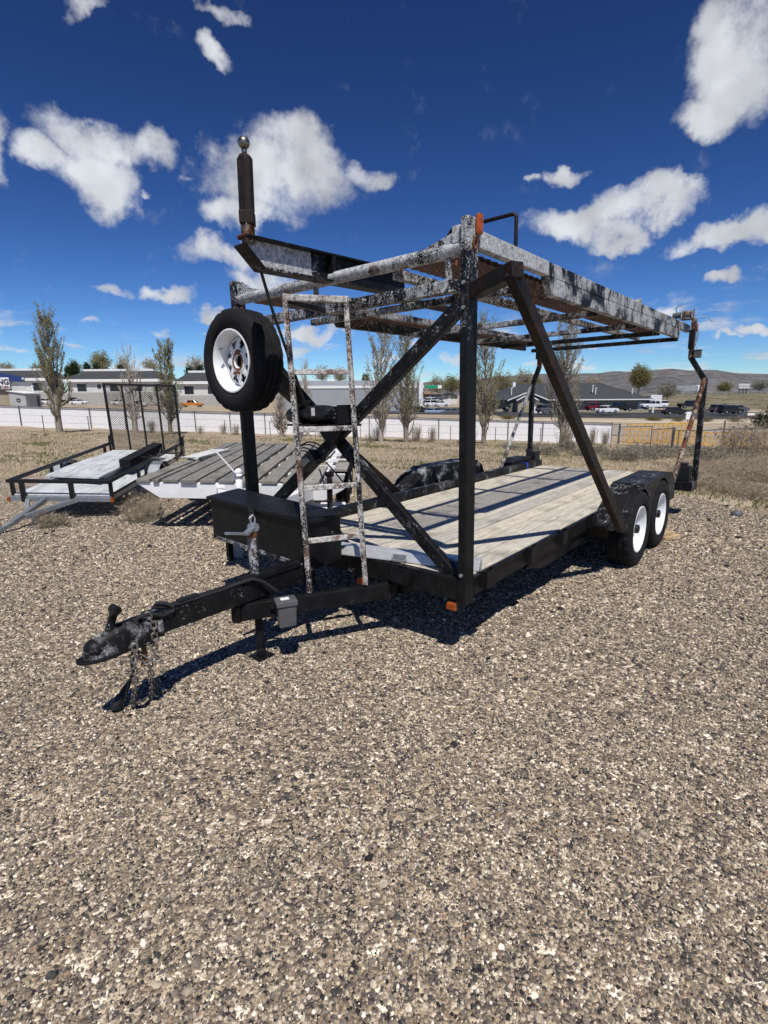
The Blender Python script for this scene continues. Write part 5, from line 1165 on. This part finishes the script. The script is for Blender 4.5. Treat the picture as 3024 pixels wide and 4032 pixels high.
office(258, 660, 172, (1546, 1507, 1497, 1466, 1582), 'long white office with dark hipped roof in the middle left', ((.12, 2.9, 2.3, .4), (.31, 1.2, 1.3, 1.2), (.43, 2.9, 2.3, .4), (.66, 2.6, 2.2, .4), (.85, 2.4, 2.2, .4)))
office(692, 900, 168, (1557, 1515, 1505, 1472, 1600), 'white office with dark roof left of the spare wheel', ((.17, 2.9, 2.4, .4), (.6, 2.9, 2.4, .4)), .22)
# blue roofed hall with its sign, and the lean-to shed
D = 118; k = m_per_px(D)*.824
b = building('blue_roof_hall', 113, D, 1600, 'white hall with blue metal roof and large lettered sign at the left edge', .60); H = lambda r: (1600-r)*m_per_px(D); X = lambda p: (p-102)*k
bp('wall', MB().box((X(-160), 0, -3), (0, 12, H(1508))), 'stucco_white', b)
bp('roof', MB().prism([(X(-165), H(1430)), (X(0), H(1473)), (X(103), H(1491)), (X(103), H(1508)), (X(-165), H(1508))], 1, -.5, 12.5), 'metal_blue', b)
bp('gutter_end', MB().ball((X(96), -.6, H(1498)), .35, 10, 7), 'galvanized', b)
bp('lower_wall', MB().box((X(-160), -.06, -3), (X(42), -.005, H(1534))), 'stucco_tan', b)
sg = bp('sign_board', MB().box((X(-90), -.72, H(1535)), (X(42), -.62, H(1493))), 'trim_white', b)
def text_part(txt, w, h, mat, parent, loc):
    """flat raised lettering, scaled to w x h metres"""
    cu = bpy.data.curves.new('lettering', 'FONT'); cu.body = txt; cu.size = 1; cu.extrude = .02; cu.offset = .035
    t = bpy.data.objects.new('lettering', cu); C.link(t); dg = bpy.context.evaluated_depsgraph_get(); me = bpy.data.meshes.new_from_object(t.evaluated_get(dg)); bpy.data.objects.remove(t)
    V = np.array([v.co for v in me.vertices]); lo, hi = V.min(0), V.max(0); V = (V-lo)/(hi-lo)*np.array([w, h, .04])
    me.vertices.foreach_set('co', V.astype(np.float32).ravel()); me.update()
    o = bpy.data.objects.new('lettering', me); C.link(o); me.materials.clear(); me.materials.append(MATS[mat]); o.parent = parent; o.location = loc; o.rotation_euler = (math.pi/2, 0, 0); return o
text_part('NG', X(40)-X(0), H(1499)-H(1519.5), 'navy', sg, (X(0), -.73, H(1519.5))); text_part('E', X(11)-X(4), H(1523.5)-H(1532.6), 'navy', sg, (X(4), -.73, H(1532.6))); text_part('USA', X(40.5)-X(13), H(1523.5)-H(1532.6), 'sign_red', sg, (X(13), -.73, H(1532.6)))
D2 = 112; k2 = m_per_px(D2)
b = building('lean_to_shed', 42, D2, 1598, 'small grey shed with white sloping roof against the blue roofed hall'); H = lambda r: (1598-r)*k2; X = lambda p: (p-42)*k2
bp('wall', MB().hexa([(0, 0, -2), (X(104), 0, -2), (X(104), 5, -2), (0, 5, -2), (0, 0, H(1543)), (X(104), 0, H(1553)), (X(104), 5, H(1553)), (0, 5, H(1543))]), 'stucco_grey', b)
bp('roof', MB().hexa([(-.3, -.3, H(1543)+.02), (X(104)+.3, -.3, H(1553)+.02), (X(104)+.3, 5.2, H(1553)+.02), (-.3, 5.2, H(1543)+.02), (-.3, -.3, H(1541.5)+.02), (X(104)+.3, -.3, H(1551.5)+.02), (X(104)+.3, 5.2, H(1551.5)+.02), (-.3, 5.2, H(1541.5)+.02)]), 'trim_white', b)
bp('door', MB().box((X(104)+.005, 3.6, -.4), (X(104)+.03, 4.5, H(1562))), 'shingle_grey', b); bp('hose_reel', MB().lathe([(0, .25), (.08, .25), (.08, .40), (0, .40)], (X(76), -.01, H(1577)), (0, -1, 0), 18), 'rubber', b)
bp('lamp_post', MB().tube([(X(89), 4, H(1549)), (X(89), 4, H(1524))], .12, 8).box((X(86), 3.8, H(1525)), (X(93), 4.2, H(1521))), 'trim_white', b)
# grey hall behind the ladder
D = 122; k = m_per_px(D)
b = building('grey_hall', 1090, D, 1600, 'long grey metal hall with white eaves stripe seen through the ladder'); H = lambda r: (1600-r)*k; X = lambda p: (p-1090)*k
bp('wall', MB().box((0, 0, -3), (X(1645), 30, H(1534))), 'metal_grey', b); bp('eaves_stripe', MB().box((-.2, -.15, H(1534)+.01), (X(1645)+.2, 30.2, H(1524))), 'trim_white', b)
rf = bp('roof', MB().hexa([(-.2, -.1, H(1524)+.01), (X(1645)+.2, -.1, H(1524)+.01), (X(1645)+.2, 30, H(1524)+.01), (-.2, 30, H(1524)+.01), (-.2, 12, H(1500)), (X(1645)+.2, 12, H(1500)), (X(1645)+.2, 18, H(1500)), (-.2, 18, H(1500))]), 'metal_grey', b)
bp('roof_unit', MB().box((X(1270), 11, H(1502)), (X(1300), 13, H(1495))), 'trim_white', rf)
bp('corner_tower', MB().box((X(1636), -1.5, -3), (X(1652), 3, H(1508))), 'trim_white', b)
# filling station canopy
D = 175; k = m_per_px(D)
b = building('station_canopy', 1651, D, 1585, 'white filling station canopy with green band'); H = lambda r: (1585-r)*k; X = lambda p: (p-1651)*k
bp('fascia', MB().box((0, 0, H(1532)), (X(1736), 9, H(1520))), 'trim_white', b); bp('band', MB().prism([(X(1668), H(1520.4)), (X(1724), H(1520.4)), (X(1720), H(1531)), (X(1673), H(1531))], 1, -.12, -.005), 'sign_green', b)
for x in (1664, 1700, 1726): bp('column', MB().box((X(x), 3, -3), (X(x)+.5, 3.5, H(1532)-.01)), 'stucco_grey', b)
b2 = building('station_shop', 1652, D+14, 1578, 'small shop with brown hipped roof under the green canopy'); k = m_per_px(D+14); X = lambda p: (p-1652)*k; H = lambda r: (1578-r)*k
bp('wall', MB().box((0, 0, -3), (X(1735), 9, H(1553))), 'roof_brown', b2); bp('roof', MB().hexa([(-.6, -.8, H(1553)+.01), (X(1738), -.8, H(1553)+.01), (X(1738), 9.5, H(1553)+.01), (-.6, 9.5, H(1553)+.01), (X(1665), 4, H(1541)), (X(1700), 4, H(1541)), (X(1700), 5, H(1541)), (X(1665), 5, H(1541))]), 'roof_brown', b2)
b3 = building('far_house', 1744, 215, 1578, 'dark roofed house under the big bare tree'); k = m_per_px(215); X = lambda p: (p-1744)*k; H = lambda r: (1578-r)*k
bp('wall', MB().box((0, 0, -3), (X(1800), 8, H(1560))), 'stucco_white', b3); bp('roof', MB().prism([(-.5, H(1560)+.01), (X(1800)+.5, H(1560)+.01), (X(1772), H(1548))], 1, -.6, 8.6), 'shingle_dark', b3)
for x in (1752, 1775, 1788): window(b3, X(x), .6, 1.1, 1.1)
# gabled house with the long dark roof
D = 126; k = m_per_px(D)
b = building('gabled_house', 1936, D, 1613, 'long tan house with dark shingle roof and twin white edged gables'); H = lambda r: (1613-r)*k; X = lambda p: (p-1936)*k
XR = X(2556); ze = H(1577)
bp('wall', MB().box((.6, 0, -2), (XR-.8, 16, ze-.02)), 'stucco_tan', b)
rf = bp('roof', MB().hexa([(-.6, -1.2, ze), (XR, -1.2, ze), (XR, 17, ze), (-.6, 17, ze), (X(2075), 7.5, H(1513)), (X(2395), 7.5, H(1512)), (X(2395), 8.5, H(1512)), (X(2075), 8.5, H(1513))]), 'shingle_dark', b)
bp('fascia', MB().box((X(2140), -1.32, ze-.14), (XR+.1, -1.21, ze+.10)), 'trim_white', rf)
for x, r in ((2015, 1544), (2330, 1536), (2342, 1545), (2484, 1550)): 
    z = H(r); bp('vent_pipe', MB().tube([(X(x), 1.5, z-.9), (X(x), 1.5, z+.6)], .12, 8).box((X(x)-.22, 1.3, z+.6), (X(x)+.22, 1.7, z+.8)), 'trim_white', rf)
bp('chimney', MB().box((X(2037), 6, H(1530)), (X(2048), 7, H(1509))), 'trim_white', rf)
def gable(x0, xm, x1, rt, y0, mat):
    zt = H(rt); g_ = bp('gable_wall', MB().prism([(X(x0)+.5, -2), (X(x1)-.5, -2), (X(x1)-.5, ze-.1), (X(xm), zt-.35), (X(x0)+.5, ze-.1)], 1, y0, y0+3), mat, b)
    bp('gable_roof', MB().prism([(X(x0), ze-.12), (X(xm), zt), (X(x1), ze-.12), (X(x1), ze+.06), (X(xm), zt+.2), (X(x0), ze+.06)], 1, y0-.5, y0+7), 'shingle_dark', b)
    bp('verge', MB().prism([(X(x0), ze-.2), (X(xm), zt-.06), (X(x1), ze-.2), (X(x1), ze+.05), (X(xm), zt+.19), (X(x0), ze+.05)], 1, y0-.62, y0-.51), 'trim_white', b); return g_
gable(1985, 2063, 2142, 1548, -2.2, 'stucco_taupe'); gable(2010, 2053, 2092, 1557, -4.5, 'stucco_tan')
window(b, X(2034), H(1596), 1.0, 1.0, y=-4.5, mull=0); bp('white_bin', MB().box((X(2056), -8, -.6), (X(2090), -6, H(1601))), 'trim_white', b)
for x in (2160, 2270, 2322, 2366): window(b, X(x), H(1594), 1.1, .9)
bp('door', MB().box((X(2162), -.05, -.8), (X(2174), -.01, H(1583))), 'trim_white', b); bp('garage_panel', MB().box((X(2500), -.06, -.2), (X(2524), -.01, H(1588))), 'trim_white', b)
for x in (2552,): bp('column', MB().box((X(x)-.2, -1.0, -1), (X(x)+.2, -.6, ze-.15)), 'trim_white', b)

# ------------------------------------------------------------------ vehicles
plain('car_white', (.75, .75, .76), .3, var=.05); plain('car_black', (.012, .012, .014), .25, var=.1); plain('car_red', (.18, .008, .015), .25, var=.1); plain('car_grey', (.12, .13, .15), .3, .3, var=.1); plain('car_blue', (.30, .42, .55), .3, .2, var=.1); plain('car_orange', (.55, .19, .02), .4, var=.2)
def car_master(kind, paint):
    Lc, Wc = {'sedan': (4.6, 1.8), 'suv': (4.7, 1.9), 'pickup': (5.6, 1.95)}[kind]
    root = empty('parked_car', (0, 0, 0), cat='car')
    body = {'sedan': [(0, .35), (.05, .75), (.25, .92), (1.3, .98), (3.6, .98), (4.45, .86), (4.6, .62), (4.58, .32), (4.2, .25), (.4, .25)],
            'suv': [(0, .45), (.04, .95), (.2, 1.10), (3.5, 1.10), (4.5, 1.0), (4.7, .75), (4.66, .40), (4.3, .32), (.4, .32)],
            'pickup': [(0, .55), (.02, 1.10), (.1, 1.13), (4.3, 1.15), (5.4, 1.05), (5.6, .8), (5.55, .45), (5.1, .40), (.4, .42)]}[kind]
    MB().prism(body, 1, -Wc/2, Wc/2).build('body', paint, root, bevel=.06)
    cab = {'sedan': [(.55, .97), (1.15, 1.42), (2.6, 1.45), (3.45, .97)], 'suv': [(.12, 1.09), (.35, 1.68), (2.7, 1.72), (3.55, 1.09)], 'pickup': [(1.75, 1.13), (1.95, 1.78), (3.5, 1.80), (4.25, 1.13)]}[kind]
    t = .8; m = MB(); lo, hi = cab[0], cab[1]
    m.hexa([(cab[0][0], -Wc/2+.04, cab[0][1]), (cab[3][0], -Wc/2+.04, cab[3][1]), (cab[3][0], Wc/2-.04, cab[3][1]), (cab[0][0], Wc/2-.04, cab[0][1]), (cab[1][0], -Wc/2+.22, cab[1][1]), (cab[2][0], -Wc/2+.22, cab[2][1]), (cab[2][0], Wc/2-.22, cab[2][1]), (cab[1][0], Wc/2-.22, cab[1][1])])
    m.build('windows', 'window_dark', root, bevel=.03)
    MB().hexa([(cab[1][0]-.06, -Wc/2+.19, cab[1][1]-.02), (cab[2][0]+.08, -Wc/2+.19, cab[2][1]-.02), (cab[2][0]+.08, Wc/2-.19, cab[2][1]-.02), (cab[1][0]-.06, Wc/2-.19, cab[1][1]-.02), (cab[1][0], -Wc/2+.25, cab[1][1]+.05), (cab[2][0], -Wc/2+.25, cab[2][1]+.05), (cab[2][0], Wc/2-.25, cab[2][1]+.05), (cab[1][0], Wc/2-.25, cab[1][1]+.05)]).build('roof', paint, root, bevel=.03)
    xp = (cab[1][0]+cab[2][0])/2+.1
    for s in (-1, 1): MB().bar((xp, s*(Wc/2-.03), cab[0][1]), (xp, s*(Wc/2-.20), cab[1][1]), .10, .03, up=(0, 1, 0)).build('pillar', paint, root)
    if kind == 'pickup': MB().box((.15, -Wc/2+.12, 1.131), (1.7, Wc/2-.12, 1.145)).build('bed_floor', 'black_plastic', root)
    r = .33 if kind == 'sedan' else .38
    for x in (.85, Lc-.9):
        for s in (-1, 1):
            w = MB().lathe([(-.10, .001), (-.11, r*.9), (-.08, r), (.08, r), (.11, r*.9), (.10, .001)], (x, s*(Wc/2-.08), r), (0, s, 0), 18).build('wheel', 'rubber', root, smooth=True)
            MB().lathe([(.112, .001), (.118, r*.5), (.10, r*.62)], (x, s*(Wc/2-.08), r), (0, s, 0), 12).build('wheel_rim', 'galvanized', w, smooth=True)
    for s in (-1, 1):
        MB().box((Lc-.12, s*(Wc/2-.32)-.18, .66), (Lc-.01, s*(Wc/2-.32)+.18, .80)).build('headlight', 'label_white', root); MB().box((-.012, s*(Wc/2-.25)-.14, .70), (.06, s*(Wc/2-.25)+.14, .88)).build('tail_light', 'red_lens', root)
    return root
masters = {}
def put_car(kind, paint, px, D, row, rz, label, group):
    key = (kind, paint)
    if key not in masters: masters[key] = c = car_master(kind, paint)
    else: c = copy_tree(masters[key])
    c.location = at(px, D, px_y=row); c.rotation_euler = (0, 0, rz); c['label'] = label; c['group'] = group
    return c
G1, G2, G3 = 'vehicles by the left offices', 'vehicles at the filling station', 'vehicles by the gabled house'
put_car('suv', 'car_white', 165, 150, 1593, .0, 'white station wagon right of the grey shed', G1)
put_car('pickup', 'car_black', 247, 158, 1590, .3, 'dark pickup behind the tall poplar', G1)
put_car('sedan', 'car_white', 278, 150, 1593, .1, 'white sedan under the middle office', G1)
put_car('sedan', 'car_white', 440, 150, 1594, .2, 'white car seen through the mesh tailgate left of the dead poplar', G1)
put_car('pickup', 'car_white', 580, 150, 1602, 3.2, 'white pickup seen through the right half of the mesh tailgate', G1)
put_car('pickup', 'car_orange', 716, 140, 1603, .0, 'orange flatbed truck at the foot of the right office', G1)
for i, (x, D, r, a) in enumerate(((1662, 150, 1585, .2), (1672, 145, 1592, .2), (1690, 143, 1596, .2), (1668, 138, 1602, .15), (1700, 138, 1601, .15))):
    put_car('suv' if i % 2 else 'sedan', 'car_white', x, D, r, a, ['white car topmost in the filling station row', 'white wagon second in the filling station row', 'white car on the right of the filling station row', 'white wagon lowest left in the filling station row', 'white car lowest right in the filling station row'][i], G2)
put_car('suv', 'car_grey', 1690, 160, 1577, .0, 'grey wagon under the green canopy', G2)
put_car('suv', 'car_black', 1612, 118, 1630, .0, 'black wagon left of the pale blue car', G2); put_car('sedan', 'car_blue', 1670, 116, 1633, .1, 'pale blue sedan by the dirt road', G2); put_car('sedan', 'car_grey', 1738, 116, 1635, .0, 'dark grey sedan right of the pale blue car', G2)
put_car('pickup', 'car_black', 1905, 112, 1614, .1, 'black pickup left of the gabled house', G3); put_car('suv', 'car_white', 1895, 130, 1600, .1, 'white wagon behind the black pickup', G3)
put_car('suv', 'car_grey', 2118, 108, 1627, .4, 'dark grey wagon in front of the gables', G3)
put_car('suv', 'car_black', 2240, 112, 1617, 1.3, 'black car partly hidden by the brown strut', G3)
put_car('suv', 'car_red', 2308, 112, 1618, .15, 'dark red wagon in front of the long house', G3); put_car('sedan', 'car_white', 2348, 105, 1627, .25, 'white sedan in front of the red wagon', G3)
put_car('pickup', 'car_black', 2386, 110, 1619, .1, 'black pickup right of the red wagon', G3)
put_car('pickup', 'car_white', 2553, 122, 1609, 3.14, 'white pickup at the right end of the long house', G3).location = at(2620, 122, px_y=1609)
put_car('suv', 'car_white', 2535, 126, 1606, 1.2, 'white wagon under the carport of the long house', G3); put_car('suv', 'car_white', 2618, 135, 1604, 1.5, 'white wagon right of the white pickup', G3)
put_car('pickup', 'car_black', 2672, 125, 1608, .05, 'black pickup left of the leaning rear post', G3)
put_car('suv', 'car_grey', 2800, 112, 1625, .1, 'silver grey wagon right of the leaning rear post', G3); put_car('suv', 'car_black', 2832, 108, 1630, .1, 'black car next to the silver grey wagon', G3); put_car('sedan', 'car_grey', 2870, 118, 1622, .2, 'grey sedan with red tail lights near the right edge', G3)
put_car('sedan', 'car_black', 2610, 100, 1634, .0, 'black sedan behind the low green shrubs', G3)
# box trailer by the long house, lorry on the bank, billboard, banners
o = empty('box_trailer', tuple(at(2558, 134, px_y=1605)), 0, 'white box trailer at the end of the long house', 'trailer'); MB().box((0, 0, .6), (2.9, 2.3, 3.1)).build('box', 'car_white', o, bevel=.05)
for x in (.8, 1.7): MB().lathe([(-.1, .001), (-.1, .35), (.1, .35), (.1, .001)], (x, .1, .35), (0, 1, 0), 16).build('wheel', 'rubber', o)
MB().box((2.9, .9, .45), (3.8, 1.2, .6)).build('drawbar', 'black_plastic', o)
def lorry():
    D = 250; p = at(2655, D); p.z = 1.02; t = empty('lorry', tuple(p), 0, 'white lorry with grey box trailer on the highway bank', 'lorry')
    MB().box((0, 0, 1.1), (9.8, 2.5, 3.7)).build('trailer_box', 'metal_grey', t, bevel=.04)
    c = MB().prism([(10.2, .8), (10.2, 3.5), (10.8, 3.9), (12.4, 3.8), (13.0, 2.6), (13.2, 2.0), (14.6, 1.85), (14.8, .8)], 1, .05, 2.45).build('cab', 'car_white', t, bevel=.06)
    MB().prism([(12.65, 2.1), (12.5, 3.2), (12.85, 2.7), (13.0, 2.1)], 1, .0, 2.5).build('windscreen', 'window_dark', t)
    for x in (1.2, 2.4, 10.6, 11.8, 14.0):
        for y in (.15, 2.35): MB().lathe([(-.15, .001), (-.15, .5), (.15, .5), (.15, .001)], (x, y, .5), (0, 1, 0), 16).build('wheel', 'rubber', t)
lorry()
gr_ = empty('guard_rail', tuple(at(2640, 238)), 0, 'low guard rail along the top of the highway bank', 'guard rail'); gr_.location.z = .95
for kq in range(40):
    MB().box((kq*3.2, 0, 0), (kq*3.2+.2, .2, .75)).build('post', 'twig_dark', gr_); MB().box((kq*3.2, -.06, .45), (kq*3.2+3.18, -.002, .78)).build('rail', 'zinc_dull', gr_)
o = empty('billboard', tuple(at(2905, 235, px_y=1546)), 0, 'pale blank billboard on posts beside the highway', 'billboard'); kk = m_per_px(235)
MB().box((0, 0, 16*kk), (43*kk, .3, 33*kk)).build('board', 'stucco_white', o); MB().box((0, -.08, 24*kk), (43*kk, -.005, 25*kk)).build('batten', 'fence_steel', o)
for x in (6, 20, 33): MB().box((x*kk, .31, -2), (x*kk+.4, .7, 16*kk-.01)).build('post', 'fence_steel', o)
o = empty('banner_fence', tuple(at(2942, 95, px_y=1645)), -.05, 'white banner on a low fence at the right edge', 'banner'); kk = m_per_px(95)
MB().box((0, 0, .25), (110*kk, .06, 18*kk)).build('banner', 'trim_white', o); MB().box((4*kk, -.03, 6*kk), (104*kk, -.004, 9*kk)).build('stripe', 'sign_red', o)
for x in (0, 40, 80): MB().box((x*kk, .07, -.5), (x*kk+.1, .17, 20*kk)).build('post', 'fence_steel', o)
for i, (x, D) in enumerate(((2668, 88), (2782, 88), (2892, 87), (2560, 90), (2585, 89), (1990, 88), (2010, 88))):
    make_brush('low_shrub', at(x, D, -.05), 1.0, 2.6, 300+i, ['rounded olive shrub left of the leaning rear post before the car park', 'rounded olive shrub just right of the leaning rear post', 'rounded olive shrub furthest right before the car park', 'small olive shrub left of the white pickup', 'small olive shrub below the white pickup', 'olive shrub below the black pickup by the gables', 'olive shrub left of the gables by the dirt road'][i], 'twig_dark', 120, group='low shrubs before the car park', leafm='leaf_olive', nleaf=1200)
make_brush('evergreen_bush', at(3015, 70, -.05), 3.0, 4.0, 320, 'large dark green bush at the right edge by the banner', 'twig_dark', 160, leafm='leaf_dark', nleaf=2600)
o = empty('sign_post', tuple(at(2707, 84, -.1)), 0, 'small white notice on a post before the car park', 'sign'); MB().box((-.05, 0, 0), (.05, .08, 1.0)).build('post', 'fence_steel', o); MB().box((-.4, -.04, .7), (.4, -.002, 1.9)).build('plate', 'trim_white', o)
o = empty('lamp_standard', tuple(at(1981, 118, -.1)), 0, 'thin dark lamp standard left of the gables', 'street lamp'); MB().tube([(0, 0, 0), (0, 0, 6.6)], .09, 8).build('pole', 'fence_steel', o); MB().box((-1.4, -.15, 6.6), (.3, .15, 6.75)).build('lamp_head', 'fence_steel', o)

for i, (x, y, a, l_) in enumerate(((.35, 1.62, .5, .22), (-.28, 1.45, .75, .14), (-.55, 2.35, 1.9, .3), (1.1, 2.6, .2, .2), (.9, 1.25, 2.6, .16))):
    pz = [(x+math.cos(a)*l_*q+.015*math.sin(q*5+i), y+math.sin(a)*l_*q, gz(x, y)+.017+.004*math.sin(q*7)) for q in (0, .25, .5, .75, 1)]
    m = MB().tube(pz, [.0022, .002, .0018, .0015, .001], 5); q = pz[2]; m.tube([q, (q[0]+.05, q[1]+.03, q[2]+.01)], .0012, 5)
    tag(m.build('dry_twig', 'twig_tan'), ['pale dry twig on the gravel right of centre', 'short pale twig on the gravel just left of centre', 'long pale twig on the gravel left of centre', 'pale twig on the gravel far right of centre', 'short twig on the gravel at the lower right'][i], 'twig')

for (u, v, w) in ((-.004, .026, 1.60), (-.004, .026, 1.48), (-.004, .026, .03), (-.004, 2.034, 1.60), (-.004, 2.034, .03)):
    tp('bolt', MB().tube([(u+.006, v, w), (u-.008, v, w)], .010, 6), 'zinc_dull', bevel=0)
